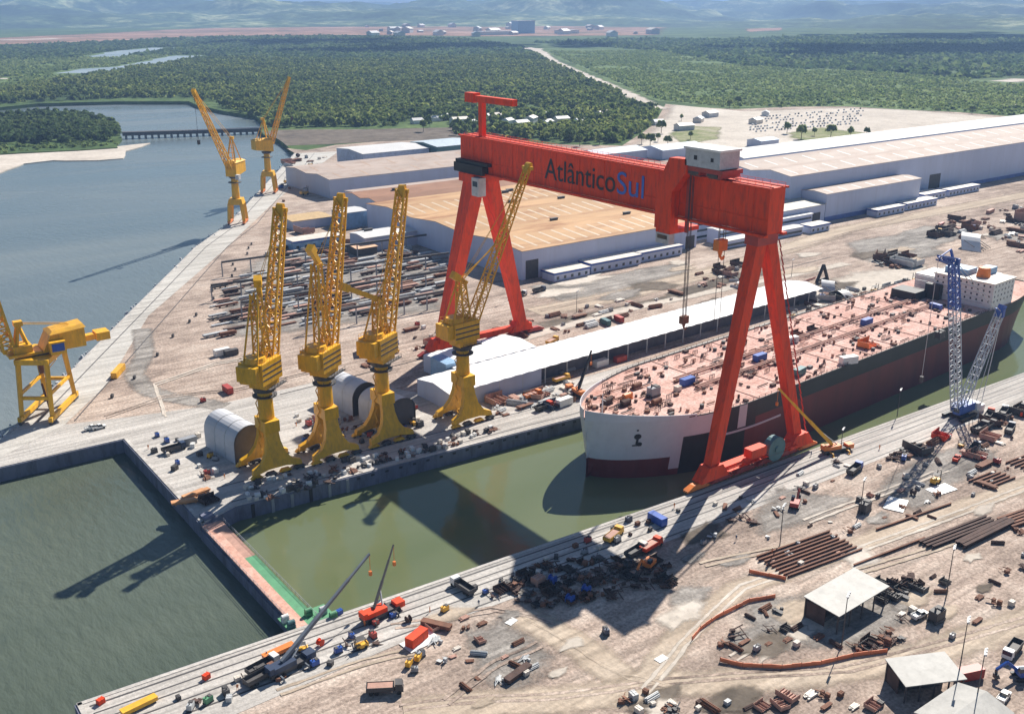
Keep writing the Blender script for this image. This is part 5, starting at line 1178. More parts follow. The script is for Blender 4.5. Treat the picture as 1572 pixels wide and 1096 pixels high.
def mk_pickup(mat):
    t = thing('pickup', 'pickup', 'pickup'); m = MB(); m.b0(-2.5, 2.5, -.9, .9, .45, 1.05); m.b0(-2.5, -.5, -.9, -.82, 1.05, 1.4); m.b0(-2.5, -.5, .82, .9, 1.05, 1.4); m.b0(-2.5, -2.42, -.8, .8, 1.05, 1.4); m.build('body', mat, t)
    m = MB(); m.hexa([(-.5, -.88, 1.06), (1.5, -.88, 1.06), (1.5, .88, 1.06), (-.5, .88, 1.06)], [(-.35, -.75, 1.75), (.8, -.75, 1.75), (.8, .75, 1.75), (-.35, .75, 1.75)]); m.build('cabin', GLASS, t)
    m = MB(); m.b0(-.3, .75, -.72, .72, 1.752, 1.8); m.build('roof', mat, t)
    for x in (-1.6, 1.6):
        for y in (-.85, .85): wheel_at(t, x, y, .36, .25)
    return t
def mk_forklift(mat):
    t = thing('forklift', 'forklift', 'forklift'); m = MB(); m.b0(-1.6, 1.0, -.8, .8, .35, 1.3); m.hexa([(-2, -.8, .5), (-1.61, -.8, .4), (-1.61, .8, .4), (-2, .8, .5)], [(-1.9, -.8, 1.4), (-1.61, -.8, 1.6), (-1.61, .8, 1.6), (-1.9, .8, 1.4)]); m.build('body', mat, t)
    m = MB()
    for x in (-1.2, .8):
        for y in (-.7, .7): m.bar((x, y, 1.3), (x, y, 2.6), .1)
    m.b0(-1.3, .9, -.8, .8, 2.6, 2.7); m.build('cage', DK, t)
    m = MB()
    for y in (-.5, .5): m.bar((1.2, y, .2), (1.2, y, 3.4), .16); m.bar((1.3, y, .35), (2.6, y, .3), .18, .08)
    m.build('mast', DK, t)
    for x in (-1.2, .7):
        for y in (-.75, .75): wheel_at(t, x, y, .42, .3)
    return t
def mk_excavator(mat):
    t = thing('excavator', 'excavator', 'excavator')
    for y in (-1.2, 1.2): m = MB(); m.hexa([(-1.7, y - .35, 0.05), (1.7, y - .35, .05), (1.7, y + .35, .05), (-1.7, y + .35, .05)], [(-2.1, y - .35, .85), (2.1, y - .35, .85), (2.1, y + .35, .85), (-2.1, y + .35, .85)]); m.build('track', BLK, t)
    m = MB(); m.b0(-2.4, 1.2, -1.3, 1.3, 1.0, 2.3); m.b0(-.9, .9, -.9, .9, .6, 1.0); m.build('body', mat, t)
    m = MB(); m.b0(.0, 1.5, .3, 1.3, 2.303, 3.3); m.build('cab', GLASS, t)
    m = MB(); m.bar((1.2, -.3, 2.0), (4.0, -.3, 4.4), .5, .7); m.bar((4.0, -.3, 4.4), (6.4, -.3, 2.6), .45, .6); m.build('arm', mat, t)
    m = MB(); m.bar((6.4, -.3, 2.6), (6.2, -.3, .9), .4, .5); m.hexa([(5.4, -.9, .4), (6.6, -.9, .3), (6.6, .3, .3), (5.4, .3, .4)], [(5.9, -.9, 1.5), (6.7, -.9, 1.4), (6.7, .3, 1.4), (5.9, .3, 1.5)]); m.build('bucket', DK, t)
    return t
def mk_crate(mat):
    m = MB(); m.b0(-.8, .8, -.6, .6, .12, 1.2)
    for x in (-.7, 0, .7): m.b0(x - .08, x + .08, -.64, .64, 0, 1.25)
    m.b0(-.84, .84, -.1, .1, 1.0, 1.28); return tag(m.build('crate', mat), 'crate', 'crate')
def mk_machine(mat, mat2):
    t = thing('welding_machine', 'machine', 'machine'); m = MB(); m.b0(-1.0, 1.0, -.6, .6, .35, 1.6); m.build('body', mat, t)
    m = MB(); m.b0(-1.1, 1.1, -.65, -.45, .0, .345); m.b0(-1.1, 1.1, .45, .65, .0, .345); m.build('skid', DK, t)
    m = MB(); m.cyl((-.5, 0, 1.6), (-.5, 0, 2.1), .14, n=8); m.b0(.1, .9, -.5, .5, 1.605, 1.75); m.build('hood', mat2, t); return t
def mk_block(mat, L_=7, W_=5, H_=2.6, seed=0):
    """open ship hull block: plates with ribs"""
    m = MB(); m.b0(-L_ / 2, L_ / 2, -W_ / 2, W_ / 2, .5, .62); m.b0(-L_ / 2, L_ / 2, W_ / 2 - .12, W_ / 2, .624, H_); m.b0(-L_ / 2, -L_ / 2 + .12, -W_ / 2, W_ / 2 - .124, .624, H_ * .85)
    k = int(L_ / 1.1)
    for q in range(k): x = -L_ / 2 + .6 + q * (L_ - 1) / max(1, k - 1); m.b0(x - .06, x + .06, -W_ / 2, W_ / 2 - .13, .624, 1.15 + (.5 if (q + seed) % 3 == 0 else 0)); m.bar((x, W_ / 2 - .3, .63), (x, W_ / 2 - .3, H_ - .1), .12, .3)
    for q in (-1, 1):
        for y in (-1, 1): m.b0(q * L_ * .4 - .25, q * L_ * .4 + .25, y * W_ * .38 - .25, y * W_ * .38 + .25, 0, .498)
    return tag(m.build('hull_block', mat), 'block', 'hull block')
def mk_scrap(mat, seed):
    g = random.Random(seed); m = MB()
    for k in range(g.randint(4, 7)):
        p = Vector((g.uniform(-1.4, 1.4), g.uniform(-1.4, 1.4), g.uniform(.2, .9))); a = g.uniform(0, 3.14); d = Vector((math.cos(a), math.sin(a), g.uniform(-.15, .35))) * g.uniform(.6, 2.0)
        q = g.random()
        if q < .4: m.bar(p - d, p + d, g.uniform(.12, .3))
        elif q < .75: m.bar(p - d * .7, p + d * .7, g.uniform(.6, 1.5), .1, up=(g.uniform(-.5, .5), g.uniform(-.5, .5), 1))
        else: m.box(tuple(p), (g.uniform(.6, 1.6), g.uniform(.6, 1.4), g.uniform(.5, 1.4)), a)
    return tag(m.build('scrap_pile', mat), 'scrap', 'scrap')
def mk_plates(mat, seed):
    g = random.Random(seed); m = MB(); z = .35
    for x in (-3, 0, 3): m.b0(x - .15, x + .15, -1.3, 1.3, 0, .348)
    for k in range(g.randint(3, 6)): h = g.uniform(.08, .2); m.box((g.uniform(-.5, .5), g.uniform(-.2, .2), z + h / 2), (g.uniform(7, 9.6), g.uniform(1.8, 2.6), h), g.uniform(-.03, .03)); z += h + .02
    return tag(m.build('steel_stack', mat), 'stack', 'steel stack')
def mk_beam(mat, L_=12):
    m = MB(); m.b0(-L_ / 2, L_ / 2, -.22, .22, .1, .14); m.b0(-L_ / 2, L_ / 2, -.04, .04, .141, .559); m.b0(-L_ / 2, L_ / 2, -.22, .22, .56, .6)
    return tag(m.build('steel_beam', mat), 'beam', 'steel beam')
def mk_drum(mat):
    m = MB(); m.cyl((0, -.5, .9), (0, .5, .9), .5, n=12); m.cyl((0, -.62, .9), (0, -.5, .9), .9, n=14); m.cyl((0, .5, .9), (0, .62, .9), .9, n=14); return tag(m.build('cable_drum', mat), 'drum', 'cable drum')
def mk_pole(h=14):
    t = thing('light_pole', 'pole', 'light pole'); m = MB(); m.cyl((0, 0, 0), (0, 0, h), .16, .09, 8); m.build('pole', DK, t)
    m = MB(); m.b0(-1.3, 1.3, -.15, .15, h, h + .2)
    for x in (-1.1, 0, 1.1): m.b0(x - .3, x + .3, -.45, -.151, h - .1, h + .4)
    m.build('lamp_head', LGREY, t); return t
def mk_person(top):
    me = bpy.data.meshes.new('person'); J = [(0, 0, .95), (0, 0, 1.2), (0, 0, 1.45), (0, 0, 1.56), (0, .02, 1.70), (-.11, 0, .9), (-.12, .04, .5), (-.13, 0, .06), (-.13, .12, .04), (.11, 0, .9), (.14, -.05, .5), (.15, -.1, .06), (.15, .02, .04), (-.2, 0, 1.42), (-.27, 0, 1.15), (-.25, .1, .9), (.2, 0, 1.42), (.28, .03, 1.15), (.24, .16, .95)]
    E = [(0, 1), (1, 2), (2, 3), (3, 4), (0, 5), (5, 6), (6, 7), (7, 8), (0, 9), (9, 10), (10, 11), (11, 12), (2, 13), (13, 14), (14, 15), (2, 16), (16, 17), (17, 18)]
    rr = [.15, .15, .15, .06, .11, .1, .07, .05, .04, .1, .07, .05, .04, .07, .05, .04, .07, .05, .04]
    me.from_pydata(J, E, []); o = bpy.data.objects.new('person', me); COL.objects.link(o); o.modifiers.new('s', 'SKIN'); me.skin_vertices if me.skin_vertices else None
    for i, v in enumerate(me.skin_vertices[0].data): v.radius = (rr[i], rr[i] * .85)
    me.skin_vertices[0].data[0].use_root = True; o.modifiers.new('u', 'SUBSURF').levels = 1
    m2 = bpy.data.meshes.new_from_object(o.evaluated_get(bpy.context.evaluated_depsgraph_get())); bpy.data.objects.remove(o); m2.materials.clear(); m2.materials.append(top)
    p = bpy.data.objects.new('person', m2); COL.objects.link(p); tag(p, 'person', 'person')
    m = MB(); m.cyl((0, .02, 1.74), (0, .02, 1.84), .15, .08, 10); m.build('helmet', WHITE, p); return p
PR = {}
def get(key, fn, *a):
    if key not in PR: PR[key] = Proto(fn(*a))
    return PR[key]
MATC = {'blue': BLUE, 'white': WHITE, 'red': RED_D, 'orange': ORANGE, 'grey': GREY, 'green': GREEN, 'teal': TEAL, 'yellow': YEL2, 'rust': RUST, 'dark': DK, 'cream': CREAM, 'drust': RUST_D, 'pink': RUST_P, 'navy': MATS['navy'], 'galv': GALV, 'lblue': LBLUE, 'pred': RED, 'peach': None}
MATC['peach'] = paint('peach_primer', (0.62, 0.30, 0.13), 0.7)
MK = {'plates': lambda m: mk_plates(m, 5), 'container': mk_container, 'truck': lambda m: mk_truck(m, DK), 'tipper': lambda m: mk_truck(m, m, RUST_P), 'pickup': mk_pickup, 'forklift': mk_forklift, 'excavator': mk_excavator, 'crate': mk_crate, 'machine': lambda m: mk_machine(m, DK), 'block': mk_block, 'bigblock': lambda m: mk_block(m, 11, 7, 4.2, 1), 'drum': mk_drum, 'beam': mk_beam, 'longbox': lambda m: mk_container(m, 12.2), 'lowbox': lambda m: mk_lowbox(m)}
def put(kind, color, px, py, rz, label, z=0.1, group=None, scale=None, pos=None):
    p = pos if pos is not None else at(px, py, z)
    return get((kind, color), MK[kind], MATC[color]).put((p.x, p.y, z), rz, label, group, scale)

# on the ship's deck
def deck_at(px, py): return at(px, py, SD)
for kind, col, px, py, rz, lab, sc_ in [
    ('container', 'blue', 1330, 498, SYAW, 'blue container on the red deck nearest the accommodation block', 1.0), ('container', 'blue', 1166, 553, SYAW, 'blue container on the deck just left of the near gantry leg', 1.0),
    ('container', 'blue', 1055, 590, SYAW, 'blue container on the deck nearest the bow', 1.0), ('container', 'teal', 1227, 575, SYAW + R(8), 'teal container on the deck just right of the near gantry leg', 1.0),
    ('container', 'white', 1302, 558, SYAW - R(20), 'white container on the near edge of the ship deck', 1.15), ('container', 'white', 1214, 526, SYAW - R(15), 'white container on the deck behind the near gantry leg', 1.0),
    ('container', 'blue', 1436, 474, SYAW + R(80), 'blue container upright before the black block near the accommodation', .9), ('machine', 'grey', 1003, 608, SYAW, 'long grey machine on the fore deck', 2.2),
    ('crate', 'cream', 1040, 600, SYAW, 'cream crate on the fore deck between grey machine and blue container', 1.5), ('machine', 'dark', 1442, 520, SYAW, 'dark machine near the ship rail under the tall blue boom', 2.0),
    ('bigblock', 'orange', 1333, 532, SYAW, 'orange steel frame standing on the middle of the deck', .75), ('block', 'rust', 1225, 515, SYAW, 'rusty block amid the deck clutter behind the white container', .8), ('block', 'drust', 1250, 508, SYAW, 'dark block amid the deck clutter behind the near leg', .8)]:
    p = deck_at(px, py); put(kind, col, 0, 0, rz, lab, SD + .01, None, sc_, p)
# explicit vehicles and boxes round the yard
EXP = [
    ('longbox', 'yellow', 182, 574, R(57), 'yellow box trailer on the river road beside the portal crane'), ('container', 'red', 350, 602, R(90), 'red container upright behind the first arched tent'),
    ('container', 'dark', 355, 545, R(3), 'dark container lying alone between river road and steel yard'), ('container', 'white', 341, 545, R(3), 'white container at the left end of the dark one near the steel yard'),
    ('truck', 'navy', 268, 692, R(5), 'dark blue truck on the pale apron left of the first tent'), ('container', 'grey', 288, 682, R(5), 'grey container behind the dark blue truck on the apron'),
    ('pickup', 'white', 141, 659, R(2), 'white pickup on the apron edge, left of a pair'), ('pickup', 'white', 152, 658, R(2), 'white pickup on the apron edge, right of a pair'),
    ('machine', 'red', 312, 617, R(4), 'small red machine left of the first tent'), ('machine', 'yellow', 323, 702, R(30), 'yellow machine beside the first arched tent'), ('machine', 'red', 318, 728, R(0), 'red machine at the quay edge near the gate'),
    ('plates', 'peach', 300, 760, R(10), 'orange steel grillage on the corner of the pier'), ('plates', 'peach', 285, 772, R(-15), 'second orange steel grillage at the pier tip'), ('block', 'drust', 322, 770, R(10), 'dark rusty frame on the pier corner'),
    ('tipper', 'dark', 592, 1062, R(-32), 'dark tipper truck with a white cab near the bottom edge'), ('truck', 'white', 710, 905, R(95), 'white truck facing the dock on the rail pavement'),
    ('machine', 'yellow', 683, 938, R(10), 'yellow roller machine on the near quay'), ('machine', 'yellow', 628, 1022, R(35), 'left of two yellow site machines near the bottom'), ('machine', 'yellow', 642, 1013, R(35), 'right of two yellow site machines near the bottom'),
    ('lowbox', 'orange', 428, 1003, R(5), 'orange long box at the corner of the near quay by the mobile crane'), ('lowbox', 'yellow', 214, 1086, R(8), 'yellow long box at the very bottom left of the quay'),
    ('crate', 'pred', 155, 1079, R(20), 'red crate at the bottom left tip of the quay'), ('crate', 'pred', 317, 1041, R(20), 'red crate alone on the white quay pavement'), ('drum', 'pred', 492, 990, R(20), 'red ring shaped drum beside the grey boom'),
    ('crate', 'blue', 521, 942, R(10), 'blue crate on the dock edge between the two booms'), ('truck', 'white', 405, 1027, R(10), 'white flat truck beside the dark mobile crane'), ('truck', 'rust', 402, 1043, R(10), 'rusty flat truck in front of the white flat truck'),
    ('machine', 'green', 320, 1078, R(20), 'green machine on the white pavement at the bottom left'), ('machine', 'galv', 293, 1088, R(50), 'grey machine on the white pavement at the bottom left'), ('crate', 'galv', 352, 1075, R(60), 'pale crate beside the green machine at the bottom'),
    ('lowbox', 'rust', 670, 962, R(-58), 'brown long beam box lying across the near yard'), ('lowbox', 'drust', 795, 1037, R(12), 'dark brown long box in the dirt at the bottom centre'), ('container', 'pred', 640, 985, R(20), 'red container beside the white sheets near the bottom'),
    ('tipper', 'yellow', 942, 826, R(18), 'yellow truck on the rail pavement at the edge of the girder shadow'), ('container', 'blue', 1009, 802, R(90), 'blue container on the near quay beside the gantry foot'), ('machine', 'navy', 965, 800, R(0), 'dark blue machine on the near dock edge'),
    ('tipper', 'pred', 1000, 842, R(10), 'red truck by the scrap field, right of the girder shadow'), ('truck', 'cream', 977, 850, R(10), 'cream flat truck by the scrap field'), ('excavator', 'orange', 995, 872, R(200), 'orange excavator on the right of the scrap field'),
    ('excavator', 'red', 1220, 778, R(30), 'dark red machine with raised arm right of the gantry foot'), ('truck', 'blue', 1312, 724, R(12), 'blue truck behind the orange mobile crane'), ('pickup', 'white', 1411, 947, R(-5), 'white car right of the open shed'),
    ('machine', 'dark', 1437, 952, R(0), 'small dark machine beside the white car'), ('truck', 'white', 1553, 1003, R(190), 'white truck at the right edge beside the blue machine'), ('pickup', 'white', 1540, 1073, R(10), 'white pickup at the bottom right edge'),
    ('excavator', 'blue', 1568, 1040, R(150), 'blue excavator at the right edge near the bottom'), ('container', 'red', 1488, 1040, R(-20), 'red box behind the white gabled shed'), ('machine', 'navy', 930, 972, R(70), 'small dark cart left of the girder shadow tip'),
    ('truck', 'navy', 1550, 662, R(18), 'dark blue truck on the road at the right edge'), ('truck', 'pred', 1518, 640, R(18), 'red cab truck behind the crawler crane'), ('truck', 'white', 1540, 636, R(18), 'white truck ahead of the red cab truck behind the crawler crane'), ('pickup', 'pred', 1468, 706, R(18), 'red pickup on the dirt below the crawler crane'),
    ('truck', 'navy', 1495, 692, R(15), 'dark truck below the crawler crane, beside the red pickup'), ('machine', 'dark', 1327, 785, R(10), 'dark machine in the middle of the right hand yard'), ('block', 'pred', 1445, 672, R(10), 'red steel block in front of the crawler crane'),
    ('container', 'white', 922, 562, R(3), 'white container under the dark front of the tent shed'), ('tipper', 'yellow', 862, 585, R(5), 'yellow truck between tent shed and bow'), ('tipper', 'orange', 818, 610, R(5), 'orange truck on the dockside left of the bow'),
    ('truck', 'pred', 835, 628, R(5), 'red truck on the dock edge left of the bow'), ('block', 'navy', 850, 625, R(5), 'dark block beside the red truck near the bow'), ('container', 'white', 866, 622, R(5), 'white box nearest the ship bow on the quay'), ('container', 'red', 952, 555, R(3), 'red container under the dark front of the tent shed'),
    ('tipper', 'yellow', 848, 527, R(20), 'yellow truck behind the tent roof near the far gantry foot'), ('container', 'teal', 930, 498, R(80), 'teal container on the dirt behind the tent shed'), ('container', 'red', 950, 493, R(80), 'dark red container beside the teal one behind the tent shed'),
    ('truck', 'navy', 828, 448, R(5), 'dark blue truck before the hall door left of the site offices'), ('truck', 'white', 800, 455, R(15), 'pale truck beside the dark hall door'), ('truck', 'yellow', 1440, 358, R(12), 'yellow truck on the far right dirt field'),
    ('machine', 'red', 637, 628, R(10), 'red machine beside the dark arched tent'), ('lowbox', 'red', 1445, 345, R(12), 'dark red long box in the far right scrap yard'), ('lowbox', 'blue', 1495, 350, R(30), 'blue long box in the far right scrap yard'), ('longbox', 'pink', 1520, 327, R(12), 'pink long box in the far right scrap yard'),
]
for kind, col, px, py, rz, lab in EXP: put(kind, col, px, py, rz, lab, 0.16)
# dark lifting frame and white sheets on the sand
t = thing('lifting_frame', 'black triangular lifting frame on the sand behind the ship', 'lifting frame', at(1262, 432))
m = MB(); m.bar((-5, 0, 0), (0, 0, 9.5), 1.3); m.bar((5, 0, 0), (0, 0, 9.5), 1.3); m.build('side_beam', BLK, t)
m = MB(); m.bar((-4.6, 0, 1.2), (4.6, 0, 1.2), 1.1); m.build('base_beam', BLK, t); m = MB(); m.bar((0, 4, 0), (0, .3, 8), .5); m.build('back_brace', DK, t)
def shell_piece(label, px, py, s, rz, mat):
    t = thing('hull_shell', label, 'hull piece', at(px, py), rz); m = MB(); n_ = 8
    for k in range(n_):
        a, b = k / n_, (k + 1) / n_; f = lambda q: (s * (q - .5), s * .28 * math.sin(q * 2.2), s * .42 * math.sin(q * 2.6) + .2)
        pa, pb = f(a), f(b); m.hexa([(pa[0], pa[1] - s * .3, pa[2]), (pb[0], pb[1] - s * .3, pb[2]), (pb[0], pb[1] - s * .3, pb[2] + .25), (pa[0], pa[1] - s * .3, pa[2] + .25)], [(pa[0], pa[1] + s * .3, pa[2]), (pb[0], pb[1] + s * .3, pb[2]), (pb[0], pb[1] + s * .3, pb[2] + .25), (pa[0], pa[1] + s * .3, pa[2] + .25)])
    m.build('plating', mat, t); m = MB()
    for k in range(5): m.bar((s * (-.4 + k * .2), -s * .28, .1), (s * (-.4 + k * .2), s * .3, s * .3), .3)
    m.build('rib', DK, t)
shell_piece('curved pale hull piece beside the black lifting frame', 1278, 448, 12, R(20), LGREY); shell_piece('second curved pale hull piece, right of the lifting frame', 1300, 458, 9, R(70), WHITE); shell_piece('big white curved piece at the far right behind the ship', 1500, 382, 20, R(10), WHITE)
# poles
for px, py, h, lab in [(1197, 838, 13, 'thin light pole beside the gantry leg shadow'), (1292, 990, 14, 'light pole in front of the open shed'), (1452, 918, 15, 'light pole right of the open shed'), (1468, 1056, 18, 'light pole left of the red box at the bottom right'), (1495, 1096, 16, 'light pole at the bottom edge beside the gabled shed'), (1320, 790, 12, 'light pole beside the dark machine in the right yard'), (1215, 425, 10, 'light pole behind the near gantry leg'), (780, 462, 12, 'light pole beside the far gantry leg'), (1377, 640, 11, 'light pole on the near quay beside the hull'), (885, 480, 11, 'light pole on the dirt road behind the tent shed'), (1290, 695, 9, 'short pole beside the orange mobile crane')]:
    get('pole', mk_pole).put(at(px, py), R(25), lab, 'light poles in the yard', (1, 1, h / 14))
# orange fences
def fence(label, pts, mat=None):
    P_ = PX(*pts); o = P_[0].copy(); t = thing('safety_fence', label, 'fence', o); m = MB(); fine = []
    for a, b in zip(P_, P_[1:]):
        k = max(1, int((b - a).length / 2.2)); fine += [a.lerp(b, j / k) for j in range(k)]
    fine.append(P_[-1])
    for a, b in zip(fine, fine[1:]): m.bar(a + Vector((0, 0, .7 + rnd.uniform(-.12, .12))) - o, b + Vector((0, 0, .7 + rnd.uniform(-.1, .1))) - o, .12, 1.15)
    m.build('net', mat or NETC, t)
    for p in fine[::2]: m = MB(); m.bar(p - o, p + Vector((0, 0, 1.45)) - o, .12); m.build('post', RUST_D, t)
fence('orange safety fence curving along the left of the grey gravel yard', [(1062, 984), (1075, 968), (1100, 950), (1130, 935), (1150, 925), (1190, 918)])
fence('long orange safety fence along the road below the open shed', [(1105, 1016), (1140, 1024), (1200, 1027), (1260, 1021), (1310, 1009), (1362, 1002)])
fence('short orange safety fence below the stacked steel beams', [(1150, 880), (1180, 886), (1206, 891)])
fence('pink safety fence on the dirt behind the near gantry leg', [(1205, 443), (1228, 436), (1252, 428)], paint('pink_net', (0.7, 0.3, 0.25)))
# crane runways over the steel yard
def runway(label, p0, p1, n_, h=8.5):
    a, b = at(*p0), at(*p1); t = thing('crane_runway', label, 'crane runway', a, 0, 'crane runways over the steel yard'); d = b - a
    m = MB(); m.bar((0, 0, h), (d.x, d.y, h), .9, 1.1); m.build('beam', DK, t)
    for k in range(n_ + 1): q = d * (k / n_); m = MB(); m.bar((q.x, q.y, 0), (q.x, q.y, h - .56), .55); m.build('post', GREY, t)
runway('crane runway at the back of the steel yard', (342, 425), (660, 380), 8); runway('crane runway second from the back of the steel yard', (326, 462), (690, 410), 9); runway('crane runway third from the back of the steel yard', (372, 490), (690, 437), 8); runway('crane runway at the front of the steel yard', (470, 512), (690, 470), 6)

# ------------------------------------------------------------------ scattered stock, scrap and clutter: real copies
def zone(pts, n_, seed, sep=2.0):
    P_ = PX(*pts); g = random.Random(seed); out = []; q = sample([(p.x, p.y) for p in P_], n_ * 4, seed)
    for x, y in q:
        if all((x - a) ** 2 + (y - b) ** 2 > sep * sep for a, b in out): out.append((float(x), float(y)))
        if len(out) >= n_: break
    return out
def clear_of(x, y, boxes): return all(not (a < x < b and c < y < d) for a, b, c, d in boxes)
# steel yard
STK = [('pink', RUST_P), ('rust', RUST), ('galv', GALV), ('dark', DK), ('drust', RUST_D), ('lgrey', LGREY)]
g = random.Random(21)
Y0 = [(190, 531), (156, 442), (271, 424), (332, 512), (282, 566), (262, 582)]
PY = np.array(Y0); cnt = 0
for row in range(32):
    y = 432 + row * 4.7; x = 150 + g.uniform(0, 8)
    while x < 335 and cnt < 290:
        if in_poly(np.array([x]), np.array([y]), Y0)[0] and g.random() < .8 and clear_of(x, y, [(283, 305, 540, 566)]):
            nm, mt = g.choice(STK); sd = g.choice((1, 2)); cnt += 1
            get(('plates', nm, sd), mk_plates, mt, sd * 7 + len(nm)).put((x, y + g.uniform(-1, 1), 0.18), R(g.choice((2, 2, 2, 4, 0)) + g.uniform(-2, 2)), {'pink': 'stack of pinkish primed steel plates in the steel yard', 'rust': 'stack of rusty steel plates in the steel yard', 'galv': 'stack of pale galvanised plates in the steel yard', 'dark': 'stack of dark steel plates in the steel yard', 'drust': 'stack of dark brown rusted plates in the steel yard', 'lgrey': 'stack of light grey painted plates in the steel yard'}[nm], 'steel stacks in the steel yard', (g.uniform(.9, 1.5), g.uniform(.5, 1.0), g.uniform(.6, 1.7)))
        x += g.uniform(10.5, 15.5)
def mk_pipes(mat):
    m = MB(); g = random.Random(4); n_ = 0
    for lv, k in ((0, 5), (1, 4), (2, 2)):
        for q in range(k): y = (q - (k - 1) / 2) * .52 + .02 * lv; m.cyl((-3 + g.uniform(-.4, .2), y, .42 + lv * .45), (3 + g.uniform(-.2, .5), y, .42 + lv * .45), .24, n=7)
    for x in (-2, 2): m.b0(x - .1, x + .1, -1.5, 1.5, 0, .17)
    return tag(m.build('pipe_bundle', mat), 'pipes', 'pipe bundle')
def mk_planks(mat):
    m = MB(); g = random.Random(8)
    for lv in range(4):
        for q in range(4): m.box((g.uniform(-.5, .5), -.9 + q * .6, .1 + lv * .17), (g.uniform(3, 4.6), .5, .14), g.uniform(-.06, .06))
    return tag(m.build('plank_pile', mat), 'planks', 'plank pile')
MK['pipes'] = mk_pipes; MK['planks'] = mk_planks
def beams(label, group, p0, p1, n_, step, L_, mat, sc_=1.0):
    a, b = at(*p0), at(*p1); d = (b - a); ang = math.atan2(d.y, d.x); nn = Vector((math.sin(ang), -math.cos(ang), 0)); c = (a + b) / 2
    pr = get(('beam', mat.name, L_), mk_beam, mat, L_)
    for k in range(n_): p = c + nn * (k * step) + Vector((rnd.uniform(-.6, .6), 0, 0)); pr.put((p.x, p.y, 0.16), ang + R(rnd.uniform(-.6, .6)), label, group, (d.length / L_, sc_, sc_))
beams('long rusty steel beam in the parallel row above the orange fence', 'rusty beams in parallel rows', (1160, 858), (1272, 818), 9, 1.5, 12, RUST, 1.2)
beams('rusty steel beam in the row nearest the dirt road on the right', 'rusty beams beside the dirt road', (1412, 835), (1515, 795), 4, 1.3, 14, RUST_D, 1.7)
beams('dark rusty pipe like beam in the long heap at the right edge', 'dark beams at the right edge', (1468, 838), (1545, 800), 3, 1.2, 16, RUST_D, 2.4)
beams('rusty beam at the right edge above the dark heap', 'rusty beams at the right edge', (1530, 800), (1600, 776), 5, 1.3, 13, RUST, 1.6)
beams('long thin beam lying along the pale track on the right', 'single thin beams', (1310, 870), (1420, 828), 1, 1, 15, RUST, 1.2)
beams('long thin beam beside the white sheets on the right', 'single thin beams', (1345, 815), (1460, 775), 1, 1, 11, RUST, 1.2)
beams('short brown beam in the patch of beams at the right edge', 'brown beams near the right edge', (1488, 740), (1530, 724), 5, 1.6, 10, RUST, 1.2)
beams('short brown beam in the upper patch at the right edge', 'brown beams high at the right edge', (1545, 712), (1590, 695), 5, 1.6, 9, RUST, 1.2)
# white sheets lying flat
for px, py, sx, sy, lab in ((1375, 775, 9, 6, 'white sheet lying flat in the right yard'), (1445, 752, 9, 5, 'second white sheet lying flat right of the other one'), (645, 985, 9, 5, 'white sheet on the near quay by the red container'), (1015, 1012, 3, 2, 'small white sheet on the dirt road'), (785, 955, 3, 2, 'small white sheet beside the scrap field')):
    m = MB(); p = at(px, py)
    for k in range(6): x = -sx / 2 + k * sx / 6; m.hexa([(x, -sy / 2, 0.05), (x + sx / 6, -sy / 2, 0.05), (x + sx / 6, sy / 2, 0.05), (x, sy / 2, .05)], [(x, -sy / 2, .16), (x + sx / 6, -sy / 2, .24 if k % 2 else .16), (x + sx / 6, sy / 2, .24 if k % 2 else .16), (x, sy / 2, .16)])
    o = m.build('flat_sheet', WHITE); o.location = (p.x, p.y, .14); o.rotation_euler.z = R(rnd.uniform(-10, 25)); tag(o, lab, 'sheet')
NSC = [0]
def scatter(items, pts, n_, seed, group, place, sep=2.2, z=0.16, s=(.8, 1.3), avoid=()):
    g = random.Random(seed)
    for x, y in zone(pts, n_, seed, sep):
        if not clear_of(x, y, avoid): continue
        kind, col, word = g.choice(items)
        if kind == 'scrap':
            NSC[0] += 1
            if NSC[0] > 285: kind, word = 'crate', word.replace('scrap heap', 'box').replace('metal heap', 'box')
        key = (kind, col)
        if kind == 'scrap': pr = get(key + (g.choice((1, 2, 3)),), mk_scrap, MATC[col], g.randint(1, 99))
        elif kind == 'plates': pr = get(('plates', col, 1), mk_plates, MATC[col], 5)
        else: pr = get(key, MK[kind], MATC[col])
        sc_ = g.uniform(*s) * (.5 if kind in ('block', 'plates') and x * x + y * y < 330 ** 2 else .62 if kind in ('pipes', 'planks') and x * x + y * y < 360 ** 2 else 1)
        pr.put((x, y, z), R(g.choice((3, 3, 93, g.uniform(0, 180)))), f'{word} {place}', group, sc_)
SC = [('scrap', 'drust', 'dark brown scrap heap'), ('scrap', 'dark', 'black scrap heap'), ('scrap', 'rust', 'rusty scrap heap'), ('scrap', 'drust', 'dark brown scrap heap'), ('block', 'drust', 'dark brown steel block'), ('block', 'dark', 'black steel block')]
MIX = [('scrap', 'rust', 'rusty scrap heap'), ('pipes', 'rust', 'rusty bundle of pipes'), ('pipes', 'galv', 'pale bundle of pipes'), ('pipes', 'drust', 'dark bundle of pipes'), ('planks', 'pink', 'pinkish pile of planks'), ('planks', 'cream', 'cream pile of planks'), ('planks', 'rust', 'rusty pile of planks'), ('scrap', 'galv', 'pale metal heap'), ('crate', 'cream', 'cream crate'), ('machine', 'grey', 'grey machine'), ('block', 'pink', 'pinkish steel block'), ('plates', 'rust', 'rusty stack of plates')]
